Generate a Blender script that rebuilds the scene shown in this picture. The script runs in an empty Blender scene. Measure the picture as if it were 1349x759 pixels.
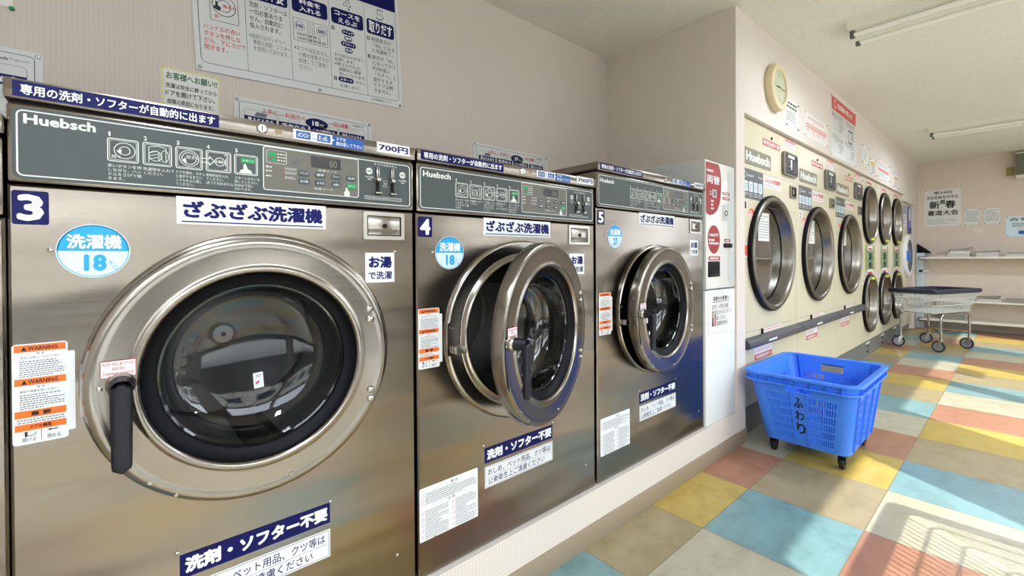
import bpy, bmesh, math, random
from mathutils import Matrix, Vector
random.seed(7)
PI = math.pi
SC = bpy.context.scene
COL = SC.collection

# ------------------------------------------------------------------ camera, world, sun, exposure
cam_data = bpy.data.cameras.new('camera')
cam = bpy.data.objects.new('camera', cam_data)
COL.objects.link(cam)
FPX, CX, CY, IW, IH = 591.76, 709.81, 344.31, 1349, 759
cam_data.sensor_fit = 'HORIZONTAL'
cam_data.sensor_width = 36.0
cam_data.lens = FPX / IW * 36.0
cam_data.shift_x = -(CX - IW / 2) / IW
cam_data.shift_y = (CY - IH / 2) / IW
cam_data.clip_start = 0.02
cam_data.clip_end = 200
FW = Vector((0.680417, 0.732802, -0.005777))
RT = Vector((0.732776, -0.680442, -0.006220))
UP = Vector((0.008489, 0.000001, 0.999964))
cam.matrix_world = Matrix(((RT.x, UP.x, -FW.x, 0.0), (RT.y, UP.y, -FW.y, 0.0), (RT.z, UP.z, -FW.z, 1.09208), (0, 0, 0, 1)))
SC.camera = cam

world = bpy.data.worlds.new('world')
SC.world = world
world.use_nodes = True
wn = world.node_tree
wbg = wn.nodes['Background']
wbg.inputs['Color'].default_value = (0.86, 0.94, 1.06, 1)
wbg.inputs['Strength'].default_value = 8.0

sun_data = bpy.data.lights.new('sun', 'SUN')
sun_data.energy = 6.8
sun_data.color = (1.0, 0.95, 0.88)
sun_data.angle = math.radians(0.55)
sun = bpy.data.objects.new('sun', sun_data)
COL.objects.link(sun)
SUN_DIR = Vector((0.373, 0.701, -0.607))
sun.rotation_euler = SUN_DIR.to_track_quat('-Z', 'Y').to_euler()
sun.location = (-3, -8, 8)

def window_light(name, x0, x1, z0, z1, y, watts):
    d = bpy.data.lights.new(name, 'AREA')
    d.shape = 'RECTANGLE'; d.size = x1 - x0; d.size_y = z1 - z0
    d.energy = watts; d.cycles.is_portal = True     # guides the sky's own light through the opening
    o = bpy.data.objects.new(name, d); COL.objects.link(o)
    o.location = ((x0 + x1) / 2, y, (z0 + z1) / 2)
    o.rotation_euler = (PI / 2, 0, 0)          # daylight coming in along +Y
    return o
WINDOW_OPENINGS = [(-1.3, 0.22), (0.3, 1.62), (2.63, 3.83), (3.95, 4.96), (6.2, 7.4)]
WLY = -1.97
for i, (a, b) in enumerate(WINDOW_OPENINGS):
    window_light('window_daylight', a, b, 0.1, 2.36, WLY, 26 * (b - a))

vs = SC.view_settings
vs.view_transform = 'Standard'; vs.look = 'None'; vs.exposure = 0.58; vs.gamma = 1.0; vs.use_curve_mapping = False
SC.cycles.max_bounces = 10
SC.cycles.diffuse_bounces = 5
SC.cycles.glossy_bounces = 5
SC.cycles.transparent_max_bounces = 16
SC.cycles.caustics_reflective = False
SC.cycles.caustics_refractive = False
SC.cycles.sample_clamp_indirect = 6.0
SC.cycles.use_denoising = True

# ------------------------------------------------------------------ materials
def lin(c):
    c = c / 255.0
    return c / 12.92 if c <= 0.04045 else ((c + 0.055) / 1.055) ** 2.4
def C(r, g, b): return (lin(r), lin(g), lin(b), 1)
MATS = {}
def mat(name, col, rough=0.5, metal=0.0, **kw):
    if name in MATS: return MATS[name]
    m = bpy.data.materials.new(name); m.use_nodes = True
    b = m.node_tree.nodes['Principled BSDF']
    b.inputs['Base Color'].default_value = col
    b.inputs['Roughness'].default_value = rough
    b.inputs['Metallic'].default_value = metal
    b.inputs['Specular IOR Level'].default_value = kw.get('spec', 0.4)
    if 'aniso' in kw: b.inputs['Anisotropic'].default_value = kw['aniso']
    if 'coat' in kw: b.inputs['Coat Weight'].default_value = kw['coat']
    if 'trans' in kw: b.inputs['Subsurface Weight'].default_value = 0.0
    MATS[name] = m
    return m
def N(m, typ, **props):
    n = m.node_tree.nodes.new(typ)
    for k, v in props.items(): setattr(n, k, v)
    return n
def L(m, a, b): m.node_tree.links.new(a, b)
def BS(m): return m.node_tree.nodes['Principled BSDF']
def mathn(m, op, a, b=None):
    n = N(m, 'ShaderNodeMath', operation=op)
    for i, v in enumerate((a, b)):
        if v is None: continue
        if isinstance(v, (int, float)): n.inputs[i].default_value = v
        else: L(m, v, n.inputs[i])
    return n.outputs[0]
def coords(m, out='Object', scale=(1, 1, 1)):
    tc = N(m, 'ShaderNodeTexCoord'); mp = N(m, 'ShaderNodeMapping')
    mp.inputs['Scale'].default_value = scale
    L(m, tc.outputs[out], mp.inputs['Vector']); return mp.outputs['Vector']
def noise(m, vec, scale, detail=3, rough=0.5):
    n = N(m, 'ShaderNodeTexNoise'); n.inputs['Scale'].default_value = scale
    n.inputs['Detail'].default_value = detail; n.inputs['Roughness'].default_value = rough
    L(m, vec, n.inputs['Vector']); return n.outputs['Fac']
def ramp(m, fac, stops, interp='LINEAR'):
    r = N(m, 'ShaderNodeValToRGB'); cr = r.color_ramp; cr.interpolation = interp
    while len(cr.elements) < len(stops): cr.elements.new(0.5)
    for e, (p, c) in zip(cr.elements, stops): e.position = p; e.color = c
    L(m, fac, r.inputs['Fac']); return r.outputs['Color']
def bump(m, h, strength, dist=0.01, normal=None):
    b = N(m, 'ShaderNodeBump'); b.inputs['Strength'].default_value = strength; b.inputs['Distance'].default_value = dist
    L(m, h, b.inputs['Height'])
    if normal is not None: L(m, normal, b.inputs['Normal'])
    return b.outputs['Normal']
def speckle(m, base, var=0.06, scale=40, vec=None):
    """gentle colour variation of a material's own colour"""
    v = vec or coords(m)
    f = noise(m, v, scale, 4)
    lo = tuple(max(0, x * (1 - var)) for x in base[:3]) + (1,); hi = tuple(min(1, x * (1 + var)) for x in base[:3]) + (1,)
    L(m, ramp(m, f, [(0.3, lo), (0.7, hi)]), BS(m).inputs['Base Color'])

def steel(name, col, rough, wav, brush):
    m = mat(name, col, rough, 1.0, aniso=0.45)
    v = coords(m, 'Object', (1, 1, 1))
    w = noise(m, coords(m, 'Object', (0.8, 0.8, 3.2)), 1.6, 1.5)
    n1 = bump(m, w, wav, 0.05)
    f = noise(m, coords(m, 'Object', (2, 2, 300)), 3, 3)
    n2 = bump(m, f, brush, 0.002, n1)
    L(m, n2, BS(m).inputs['Normal'])
    r = mathn(m, 'ADD', mathn(m, 'MULTIPLY', f, 0.14), rough - 0.07)
    L(m, r, BS(m).inputs['Roughness'])
    return m
STEEL = steel('brushed_steel', C(136, 128, 118), 0.21, 0.32, 0.035)
STEEL2 = steel('door_steel', C(148, 142, 133), 0.20, 0.05, 0.015)
CHROME = mat('polished_chrome', C(176, 174, 170), 0.14, 1.0)
DULLCHROME = mat('dull_chrome', C(190, 186, 178), 0.3, 1.0)
RUBBER = mat('black_rubber', C(9, 10, 16), 0.5, spec=0.15)
HANDLE = mat('black_plastic', C(18, 20, 30), 0.42)
DARK = mat('dark_gap', C(14, 13, 12), 0.9)
PANEL = mat('grey_green_panel', C(66, 76, 76), 0.45); speckle(PANEL, C(66, 76, 76), 0.05, 400)
PANEL2 = mat('warm_grey_keypad', C(104, 102, 95), 0.45)
PRINT = mat('pale_print', C(212, 216, 210), 0.5)
NAVY = mat('navy_vinyl', C(7, 13, 82), 0.45, spec=0.2)
NAVYINK = mat('navy_ink', C(12, 18, 92), 0.5, spec=0.2)
WHITEV = mat('white_vinyl', C(226, 230, 232), 0.4)
PAPER = mat('white_paper', C(222, 222, 218), 0.75)
SIGNW = mat('white_sign_board', C(206, 208, 206), 0.4)
INK = mat('black_ink', C(30, 30, 32), 0.6)
GREYINK = mat('grey_ink', C(105, 108, 112), 0.6)
REDINK = mat('red_ink', C(200, 60, 66), 0.6)
PINKINK = mat('pink_ink', C(226, 130, 132), 0.6)
CYAN = mat('cyan_vinyl', C(20, 160, 226), 0.4)
PALEB = mat('pale_blue_vinyl', C(206, 226, 236), 0.4)
BLUEL = mat('mid_blue_vinyl', C(24, 84, 160), 0.4)
ORANGE = mat('orange_vinyl', C(240, 112, 30), 0.45)
ORRED = mat('orange_red_vinyl', C(240, 92, 60), 0.45)
GREEN = mat('green_print', C(20, 150, 84), 0.45)
DGREEN = mat('dark_green_ink', C(24, 104, 66), 0.6)
YELL = mat('yellow_ink', C(196, 192, 60), 0.6)
GOLD = mat('ochre_ink', C(214, 176, 60), 0.6)
BTN = mat('dark_button', C(64, 74, 80), 0.4)
LCD = mat('dark_display', C(38, 34, 34), 0.15)
SEG = mat('display_segments', C(120, 120, 110), 0.4)
TAN = mat('tan_sticker', C(150, 132, 92), 0.5)
CRIMSON = mat('crimson_panel', C(158, 26, 36), 0.25, coat=0.5)
CHANGER = mat('white_enamel', C(226, 226, 222), 0.22, coat=0.3)
CHANGER2 = mat('white_cabinet_enamel', C(232, 236, 234), 0.25)
GREYSIDE = mat('pale_grey_enamel', C(188, 192, 190), 0.45)
CREAM = mat('cream_enamel', C(206, 199, 174), 0.38); speckle(CREAM, C(206, 199, 174), 0.02, 3)
TAUPE = mat('taupe_plate', C(132, 126, 108), 0.45)
DGREY = mat('dark_grey_plate', C(96, 98, 100), 0.5)
RAIL = mat('slate_rail', C(72, 74, 80), 0.35)
BASEG = mat('grey_dryer_base', C(112, 112, 106), 0.5)
RINGM = mat('dark_chrome_ring', C(128, 122, 113), 0.36, 1.0)
TUBM = mat('tub_steel', C(150, 145, 136), 0.3, 1.0)
LIME = mat('lime_sticker', C(206, 226, 40), 0.5)
BLUEP = mat('blue_polypropylene', C(64, 130, 240), 0.36); speckle(BLUEP, C(64, 130, 240), 0.04, 25)
CASTER = mat('black_caster', C(24, 23, 24), 0.45)
WIRE = mat('white_wire_coating', C(206, 208, 200), 0.35)
CARTRIM = mat('navy_bumper', C(44, 50, 66), 0.45)
TYRE = mat('grey_black_tyre', C(38, 40, 44), 0.55)
HUBG = mat('grey_hub', C(138, 142, 148), 0.4)
RUST = mat('rusty_chrome', C(140, 108, 78), 0.4, 0.9)
CLOCKC = mat('aged_cream_plastic', C(212, 198, 160), 0.4)
CLOCKF = mat('pale_green_dial', C(206, 208, 176), 0.5)
LAMPW = mat('white_lamp_enamel', C(226, 224, 212), 0.35)
TUBEW = mat('fluorescent_tube', C(240, 240, 232), 0.3)
SHELFW = mat('white_shelf_board', C(228, 224, 212), 0.45)
SHELFG = mat('blue_grey_steel_side', C(196, 206, 210), 0.45)
OLIVE = mat('olive_plate', C(160, 152, 98), 0.6)
SPKR = mat('grey_green_grille', C(112, 114, 102), 0.7)
BLUEH = mat('bright_blue_plastic', C(36, 110, 210), 0.4)
MAGP = mat('magazine_paper', C(196, 190, 186), 0.6)
MAGG = mat('grey_magazine_paper', C(150, 142, 130), 0.6)
BASEB = mat('taupe_vinyl_baseboard', C(150, 134, 112), 0.5)
ALU = mat('grey_aluminium', C(150, 150, 148), 0.4, 0.6)

# drum: perforated steel, holes laid out in the drum's own unrolled surface
DRUM = mat('perforated_drum_steel', C(150, 148, 144), 0.34, 1.0)
def _drum():
    m = DRUM; uv = N(m, 'ShaderNodeUVMap'); sp = N(m, 'ShaderNodeSeparateXYZ'); L(m, uv.outputs['UV'], sp.inputs[0])
    a = mathn(m, 'SINE', mathn(m, 'MULTIPLY', sp.outputs[0], 120.0)); b = mathn(m, 'SINE', mathn(m, 'MULTIPLY', sp.outputs[1], 2 * PI / 0.016))
    h = mathn(m, 'GREATER_THAN', mathn(m, 'MULTIPLY', a, b), 0.25)
    L(m, ramp(m, h, [(0.4, C(160, 158, 154)), (0.6, C(12, 12, 12))]), BS(m).inputs['Base Color'])
_drum()
DRUMB = mat('drum_back_steel', C(146, 144, 140), 0.36, 1.0)

def glassmat(name, tint, gloss_lo, gloss_hi, rough=0.02):
    m = bpy.data.materials.new(name); m.use_nodes = True; nt = m.node_tree
    for n in list(nt.nodes):
        if n.type != 'OUTPUT_MATERIAL': nt.nodes.remove(n)
    out = [n for n in nt.nodes if n.type == 'OUTPUT_MATERIAL'][0]
    t = N(m, 'ShaderNodeBsdfTransparent'); t.inputs['Color'].default_value = tint
    g = N(m, 'ShaderNodeBsdfGlossy'); g.inputs['Roughness'].default_value = rough
    lw = N(m, 'ShaderNodeLayerWeight'); lw.inputs['Blend'].default_value = 0.35
    mr = N(m, 'ShaderNodeMapRange'); L(m, lw.outputs['Facing'], mr.inputs['Value'])
    mr.inputs['To Min'].default_value = gloss_lo; mr.inputs['To Max'].default_value = gloss_hi
    mx = N(m, 'ShaderNodeMixShader'); L(m, mr.outputs[0], mx.inputs[0]); L(m, t.outputs[0], mx.inputs[1]); L(m, g.outputs[0], mx.inputs[2])
    L(m, mx.outputs[0], out.inputs['Surface']); return m
GLASS = glassmat('door_glass', (0.50, 0.52, 0.54, 1), 0.035, 0.45)
DGLASS = glassmat('dryer_glass', (0.34, 0.37, 0.40, 1), 0.28, 0.72)
PANE = glassmat('window_glass', (0.95, 0.96, 0.96, 1), 0.02, 0.25)

def wallpaper(name, col, rib_axis):
    m = mat(name, col, 0.8, spec=0.2)
    v = coords(m)
    w = N(m, 'ShaderNodeTexWave', bands_direction=rib_axis); w.inputs['Scale'].default_value = 26; w.inputs['Distortion'].default_value = 0.4
    w.inputs['Detail'].default_value = 1
    L(m, v, w.inputs['Vector'])
    f = mathn(m, 'ADD', mathn(m, 'MULTIPLY', w.outputs['Fac'], 0.6), mathn(m, 'MULTIPLY', noise(m, v, 60, 3), 0.6))
    lo = tuple(x * 0.95 for x in col[:3]) + (1,)
    L(m, ramp(m, f, [(0.2, lo), (0.9, col)]), BS(m).inputs['Base Color'])
    L(m, bump(m, f, 0.25, 0.003), BS(m).inputs['Normal'])
    return m
WALLX = wallpaper('ribbed_wallpaper', C(206, 196, 186), 'X')
WALLY = wallpaper('ribbed_wallpaper_lightened', C(216, 206, 196), 'Y')  # same ribbed paper, lightened because the pier side gets less light
WALLP = mat('plaster_wallpaper', C(218, 209, 200), 0.8, spec=0.2); speckle(WALLP, C(218, 209, 200), 0.04, 50)
WALLF = mat('far_wallpaper', C(218, 204, 190), 0.8, spec=0.2); speckle(WALLF, C(218, 204, 190), 0.04, 50)
CEIL = mat('ceiling_paper', C(228, 226, 216), 0.85, spec=0.15); speckle(CEIL, C(228, 226, 216), 0.05, 60)
PLINTH = mat('tiled_white_plinth', C(216, 206, 194), 0.6)
def _pl():
    m = PLINTH; v = coords(m); sp = N(m, 'ShaderNodeSeparateXYZ'); L(m, v, sp.inputs[0])
    def ln(o):
        f = mathn(m, 'FRACT', mathn(m, 'MULTIPLY', o, 1 / 0.0125)); return mathn(m, 'LESS_THAN', f, 0.14)
    g = mathn(m, 'MAXIMUM', ln(sp.outputs[0]), ln(sp.outputs[2]))
    L(m, ramp(m, g, [(0, C(220, 211, 200)), (1, C(205, 196, 186))]), BS(m).inputs['Base Color'])
_pl()

FLOOR = mat('vinyl_floor_tiles', C(180, 170, 140), 0.30, spec=0.45)
TS, TX0, TY1 = 0.45, 1.2605, 0.8792
def _floor():
    m = FLOOR; tc = N(m, 'ShaderNodeTexCoord'); v = tc.outputs['Object']
    sp = N(m, 'ShaderNodeSeparateXYZ'); L(m, v, sp.inputs[0])
    fx = mathn(m, 'DIVIDE', mathn(m, 'SUBTRACT', sp.outputs[0], TX0), TS)
    fy = mathn(m, 'DIVIDE', mathn(m, 'SUBTRACT', TY1, sp.outputs[1]), TS)
    i = mathn(m, 'FLOOR', fx); j = mathn(m, 'CEIL', fy)
    k = mathn(m, 'ADD', mathn(m, 'SUBTRACT', i, mathn(m, 'MULTIPLY', j, 2.0)), 501.0)
    idx = mathn(m, 'DIVIDE', mathn(m, 'ADD', mathn(m, 'MODULO', k, 5.0), 0.5), 5.0)
    base = ramp(m, idx, [(0.0, C(120, 156, 160)), (0.2, C(158, 145, 112)), (0.4, C(186, 162, 84)), (0.6, C(168, 122, 98)), (0.8, C(178, 174, 152))], 'CONSTANT')
    n1 = noise(m, v, 9, 8, 0.68); n2 = noise(m, v, 2.2, 4, 0.6)
    mot = mathn(m, 'ADD', mathn(m, 'MULTIPLY', n1, 0.7), mathn(m, 'MULTIPLY', n2, 0.3))
    shade = ramp(m, mot, [(0.30, (0.58, 0.55, 0.47, 1)), (0.5, (0.90, 0.89, 0.86, 1)), (0.72, (1.08, 1.08, 1.08, 1))])
    mx = N(m, 'ShaderNodeMix', data_type='RGBA', blend_type='MULTIPLY'); mx.inputs['Factor'].default_value = 0.85
    L(m, base, mx.inputs['A']); L(m, shade, mx.inputs['B'])
    ex = mathn(m, 'ABSOLUTE', mathn(m, 'SUBTRACT', mathn(m, 'FRACT', mathn(m, 'ADD', fx, 0.5)), 0.5))
    ey = mathn(m, 'ABSOLUTE', mathn(m, 'SUBTRACT', mathn(m, 'FRACT', mathn(m, 'ADD', fy, 0.5)), 0.5))
    e = mathn(m, 'LESS_THAN', mathn(m, 'MINIMUM', ex, ey), 0.004)
    m2 = N(m, 'ShaderNodeMix', data_type='RGBA'); L(m, e, m2.inputs['Factor']); L(m, mx.outputs['Result'], m2.inputs['A'])
    m2.inputs['B'].default_value = C(120, 108, 84)
    L(m, m2.outputs['Result'], BS(m).inputs['Base Color'])
    L(m, mathn(m, 'ADD', mathn(m, 'MULTIPLY', n2, 0.2), 0.22), BS(m).inputs['Roughness'])
    L(m, bump(m, n1, 0.05, 0.003), BS(m).inputs['Normal'])
_floor()

# ------------------------------------------------------------------ mesh builder
_TXT = {}
def text_geo(s, bold):
    key = (s, bold)
    if key in _TXT: return _TXT[key]
    cu = bpy.data.curves.new('t', 'FONT'); cu.body = s; cu.size = 1; cu.resolution_u = 2
    ob = bpy.data.objects.new('t', cu); COL.objects.link(ob)
    me = bpy.data.meshes.new_from_object(ob.evaluated_get(bpy.context.evaluated_depsgraph_get()))
    vs_ = [(v.co.x, v.co.y, 0) for v in me.vertices]; fs = [tuple(p.vertices) for p in me.polygons]
    bpy.data.objects.remove(ob); bpy.data.curves.remove(cu); bpy.data.meshes.remove(me)
    if not vs_: vs_ = [(0, 0, 0)]
    if bold > 0:
        base, bf = vs_, fs; vs_, fs = [], []
        for dx, dy in ((bold, 0), (-bold, 0), (0, bold), (0, -bold), (bold * .7, bold * .7), (-bold * .7, bold * .7), (bold * .7, -bold * .7), (-bold * .7, -bold * .7)) if bold > 0.02 else ((bold, bold), (-bold, bold), (bold, -bold), (-bold, -bold)):
            n = len(vs_); lay = n // len(base); vs_ += [(x + dx, y + dy, lay) for x, y, _ in base]; fs += [tuple(i + n for i in f) for f in bf]
    bb = (min(v[0] for v in vs_), min(v[1] for v in vs_), max(v[0] for v in vs_), max(v[1] for v in vs_))
    _TXT[key] = (vs_, fs, bb); return _TXT[key]

FRONT = Matrix(((1, 0, 0, 0), (0, 0, -1, 0), (0, 1, 0, 0), (0, 0, 0, 1)))     # (a,b,c) -> x=a, z=b, c out towards -Y
FARW = Matrix(((0, 0, -1, 0), (-1, 0, 0, 0), (0, 1, 0, 0), (0, 0, 0, 1)))     # (a,b,c) -> y=-a, z=b, c out towards -X
def T(x, y, z): return Matrix.Translation((x, y, z))

class MB:
    def __init__(s, M=None):
        s.bm = bmesh.new(); s.mats = []; s.M = M or Matrix.Identity(4); s.uv = None
    def mi(s, m):
        if m not in s.mats: s.mats.append(m)
        return s.mats.index(m)
    def v(s, p): return s.bm.verts.new(s.M @ Vector(p))
    def face(s, vs_, m, smooth=True):
        try: f = s.bm.faces.new(vs_)
        except ValueError: return None
        f.material_index = s.mi(m); f.smooth = smooth; return f
    def poly(s, pts, c, m):
        return s.face([s.v((p[0], p[1], c)) for p in pts], m)
    def rect(s, a0, b0, a1, b1, c, m): s.poly([(a0, b0), (a1, b0), (a1, b1), (a0, b1)], c, m)
    def line(s, p, q, w, c, m):
        d = Vector((q[0] - p[0], q[1] - p[1]));
        if d.length < 1e-9: return
        n = Vector((-d.y, d.x)).normalized() * w / 2
        s.poly([(p[0] - n.x, p[1] - n.y), (q[0] - n.x, q[1] - n.y), (q[0] + n.x, q[1] + n.y), (p[0] + n.x, p[1] + n.y)], c, m)
    def pline(s, pts, w, c, m, closed=False):
        n = len(pts)
        for i in range(n if closed else n - 1): s.line(pts[i], pts[(i + 1) % n], w, c, m)
    @staticmethod
    def rr(a0, b0, a1, b1, r, k=5):
        r = min(r, (a1 - a0) / 2 - 1e-6, (b1 - b0) / 2 - 1e-6)
        if r <= 0: return [(a0, b0), (a1, b0), (a1, b1), (a0, b1)]
        out = []
        for cx, cy, t in ((a1 - r, b0 + r, -PI / 2), (a1 - r, b1 - r, 0), (a0 + r, b1 - r, PI / 2), (a0 + r, b0 + r, PI)):
            for i in range(k + 1): out.append((cx + r * math.cos(t + i * PI / 2 / k), cy + r * math.sin(t + i * PI / 2 / k)))
        return out
    @staticmethod
    def circ(a, b, r, k=32, rb=None, t0=0, t1=2 * PI):
        full = abs(t1 - t0 - 2 * PI) < 1e-6
        return [(a + r * math.cos(t0 + (t1 - t0) * i / (k if full else k - 1)), b + (rb or r) * math.sin(t0 + (t1 - t0) * i / (k if full else k - 1))) for i in range(k)]
    def rrect(s, a0, b0, a1, b1, r, c, m): s.poly(s.rr(a0, b0, a1, b1, r), c, m)
    def rring(s, a0, b0, a1, b1, r, w, c, m):
        o = s.rr(a0, b0, a1, b1, r); i = s.rr(a0 + w, b0 + w, a1 - w, b1 - w, max(r - w, w * .2)); s.band(o, i, c, m)
    def band(s, o, i, c, m):
        vo = [s.v((*p, c)) for p in o]; vi = [s.v((*p, c)) for p in i]; n = len(o)
        for k in range(n): s.face([vo[k], vo[(k + 1) % n], vi[(k + 1) % n], vi[k]], m)
    def disc(s, a, b, r, c, m, k=28, rb=None): s.poly(s.circ(a, b, r, k, rb), c, m)
    def ring(s, a, b, r, w, c, m, k=32, rb=None): s.band(s.circ(a, b, r, k, rb), s.circ(a, b, r - w, k, (rb or r) - w), c, m)
    def prism(s, pts, c0, c1, m, back=True, side=None):
        a = [s.v((*p, c0)) for p in pts]; b = [s.v((*p, c1)) for p in pts]; n = len(pts)
        s.face(b, m)
        if back: s.face(a[::-1], m)
        for k in range(n): s.face([a[k], a[(k + 1) % n], b[(k + 1) % n], b[k]], side or m)
    def box(s, p0, p1, m, bev=0.0, seg=2):
        x0, y0, z0 = p0; x1, y1, z1 = p1
        vs_ = [s.v(p) for p in ((x0, y0, z0), (x1, y0, z0), (x1, y1, z0), (x0, y1, z0), (x0, y0, z1), (x1, y0, z1), (x1, y1, z1), (x0, y1, z1))]
        fs = [s.face([vs_[i] for i in q], m) for q in ((0, 3, 2, 1), (4, 5, 6, 7), (0, 1, 5, 4), (1, 2, 6, 5), (2, 3, 7, 6), (3, 0, 4, 7))]
        if bev > 0:
            es = list({e for f in fs for e in f.edges})
            r = bmesh.ops.bevel(s.bm, geom=es, offset=bev, segments=seg, affect='EDGES', profile=0.5)
            for f in r['faces']: f.material_index = s.mi(m); f.smooth = True
    def loft(s, rings, m, cap0=True, cap1=True, closed=True):
        R = [[s.v(p) for p in r] for r in rings]; n = len(R[0])
        for i in range(len(R) - 1):
            for k in range(n if closed else n - 1): s.face([R[i][k], R[i][(k + 1) % n], R[i + 1][(k + 1) % n], R[i + 1][k]], m)
        if cap0: s.face(R[0][::-1], m)
        if cap1: s.face(R[-1], m)
    def cyl(s, p, q, r0, m, r1=None, k=12, cap=True):
        p = Vector(p); q = Vector(q); d = (q - p).normalized(); r1 = r0 if r1 is None else r1
        u = d.orthogonal().normalized(); w = d.cross(u)
        f = lambda c, r: [c + u * r * math.cos(2 * PI * i / k) + w * r * math.sin(2 * PI * i / k) for i in range(k)]
        s.loft([f(p, r0), f(q, r1)], m, cap, cap)
    def tube(s, pts, r, m, k=8, closed=False):
        P = [Vector(p) for p in pts]; n = len(P); rings = []; u = None
        for i in range(n):
            a = P[(i - 1) % n] if (closed or i > 0) else P[i]; b = P[(i + 1) % n] if (closed or i < n - 1) else P[i]
            d = (b - a).normalized()
            if u is None: u = d.orthogonal().normalized()
            u = (u - d * u.dot(d)); u = u.normalized() if u.length > 1e-6 else d.orthogonal().normalized()
            w = d.cross(u); rings.append([P[i] + (u * math.cos(2 * PI * j / k) + w * math.sin(2 * PI * j / k)) * r for j in range(k)])
        if closed: rings.append(rings[0])
        s.loft(rings, m, not closed, not closed)
    def lathe(s, a, b, prof, m, k=64, uv=False, cap=None):
        """prof = [(radius, c)], axis along +c through (a,b); m may be a list, one per segment"""
        if uv and s.uv is None: s.uv = s.bm.loops.layers.uv.new('UVMap')
        R = []
        for r, c in prof:
            if r < 1e-6: R.append([s.v((a, b, c))] * k)
            else: R.append([s.v((a + r * math.cos(2 * PI * i / k), b + r * math.sin(2 * PI * i / k), c)) for i in range(k)])
        ln = 0
        for j in range(len(prof) - 1):
            mm = m[j] if isinstance(m, list) else m
            l2 = ln + math.hypot(prof[j + 1][0] - prof[j][0], prof[j + 1][1] - prof[j][1])
            for i in range(k):
                q = [R[j][i], R[j][(i + 1) % k], R[j + 1][(i + 1) % k], R[j + 1][i]]
                uvs = [(i / k, ln), ((i + 1) / k, ln), ((i + 1) / k, l2), (i / k, l2)]
                if q[0] is q[1]: q, uvs = [q[0], q[2], q[3]], [uvs[0], uvs[2], uvs[3]]
                elif q[2] is q[3]: q, uvs = q[:3], uvs[:3]
                f = s.face(q, mm)
                if uv and f:
                    for lo, t in zip(f.loops, uvs): lo[s.uv].uv = (t[0] * 2 * PI, t[1])
            ln = l2
    def text(s, t, a0, b0, a1, b1, c, m, bold=0.0, rot=None):
        """fit the ink box of t into the rectangle"""
        vs_, fs, bb = text_geo(t, bold)
        sx = (a1 - a0) / max(bb[2] - bb[0], 1e-6); sy = (b1 - b0) / max(bb[3] - bb[1], 1e-6)
        V = [s.v((a0 + (x - bb[0]) * sx, b0 + (y - bb[1]) * sy, c + q * 2e-5)) for x, y, q in vs_]
        for f in fs: s.face([V[i] for i in f], m, False)
    def para(s, lines, a0, b0, a1, b1, c, m, bold=0.0, center=False):
        n = len(lines); lh = (b1 - b0) / n
        W = max(text_geo(l, bold)[2][2] for l in lines if l)
        for i, l in enumerate(lines):
            if not l: continue
            vs_, fs, bb = text_geo(l, bold); sx = (a1 - a0) / W; sy = lh * 0.86
            off = ((a1 - a0) - bb[2] * sx) / 2 if center else 0; yb = b1 - (i + 1) * lh + lh * 0.2
            V = [s.v((a0 + off + x * sx, yb + y * sy, c + q * 2e-5)) for x, y, q in vs_]
            for f in fs: s.face([V[q] for q in f], m, False)
    def greek(s, a0, b0, a1, b1, n, c, m, fill=0.5):
        """lines of print too small to read"""
        lh = (b1 - b0) / n
        for i in range(n):
            y = b1 - (i + 0.5) * lh; x = a0; end = a1 if random.random() < .7 else a0 + (a1 - a0) * random.uniform(.5, .95)
            while x < end:
                w = random.uniform(.5, 1.3) * lh * .9
                s.rect(x, y - lh * fill / 2, min(x + w, end), y + lh * fill / 2, c, m); x += w + lh * .28
    def holed(s, a0, b0, a1, b1, cells, D, m, e=.004):
        """a cabinet shell, open where the round doors sit; each cell is a rectangle of the front with one round hole"""
        k = 72
        for ca0, cb0, ca1, cb1, cx, cz, r in cells:
            l, r_, bo, to = ca0 + (e if ca0 == a0 else 0), ca1 - (e if ca1 == a1 else 0), cb0 + (e if cb0 == b0 else 0), cb1 - (e if cb1 == b1 else 0)
            angs = sorted(set([2 * PI * i / k for i in range(k)] + [math.atan2(q[1] - cz, q[0] - cx) % (2 * PI) for q in ((l, bo), (r_, bo), (r_, to), (l, to))]))
            I = []; O = []
            for t in angs:
                dx, dz = math.cos(t), math.sin(t)
                f = min((r_ - cx) / dx if dx > 1e-9 else ((l - cx) / dx if dx < -1e-9 else 1e9), (to - cz) / dz if dz > 1e-9 else ((bo - cz) / dz if dz < -1e-9 else 1e9))
                I.append(s.v((cx + r * dx, cz + r * dz, 0))); O.append(s.v((cx + f * dx, cz + f * dz, 0)))
            n = len(angs)
            for i in range(n): s.face([I[i], O[i], O[(i + 1) % n], I[(i + 1) % n]], m)
        rim = [(a0 + e, b0 + e), (a1 - e, b0 + e), (a1 - e, b1 - e), (a0 + e, b1 - e)]; o2 = [(a0, b0), (a1, b0), (a1, b1), (a0, b1)]
        A = [s.v((*p, 0)) for p in rim]; B = [s.v((*p, -e)) for p in o2]; Cc = [s.v((*p, -D)) for p in o2]
        for i in range(4):
            j = (i + 1) % 4; s.face([B[i], B[j], A[j], A[i]], m); s.face([Cc[i], Cc[j], B[j], B[i]], m)
        s.face(Cc[::-1], m)
    def make(s, name, parent=None, loc=None, sharp=38):
        bmesh.ops.remove_doubles(s.bm, verts=s.bm.verts, dist=1e-6) if len(s.bm.verts) < 4000 else None
        me = bpy.data.meshes.new(name); s.bm.to_mesh(me); s.bm.free()
        for m in s.mats: me.materials.append(m)
        me.set_sharp_from_angle(angle=math.radians(sharp))
        o = bpy.data.objects.new(name, me); COL.objects.link(o)
        if parent is not None: o.parent = parent
        if loc is not None: o.location = loc
        return o

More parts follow.
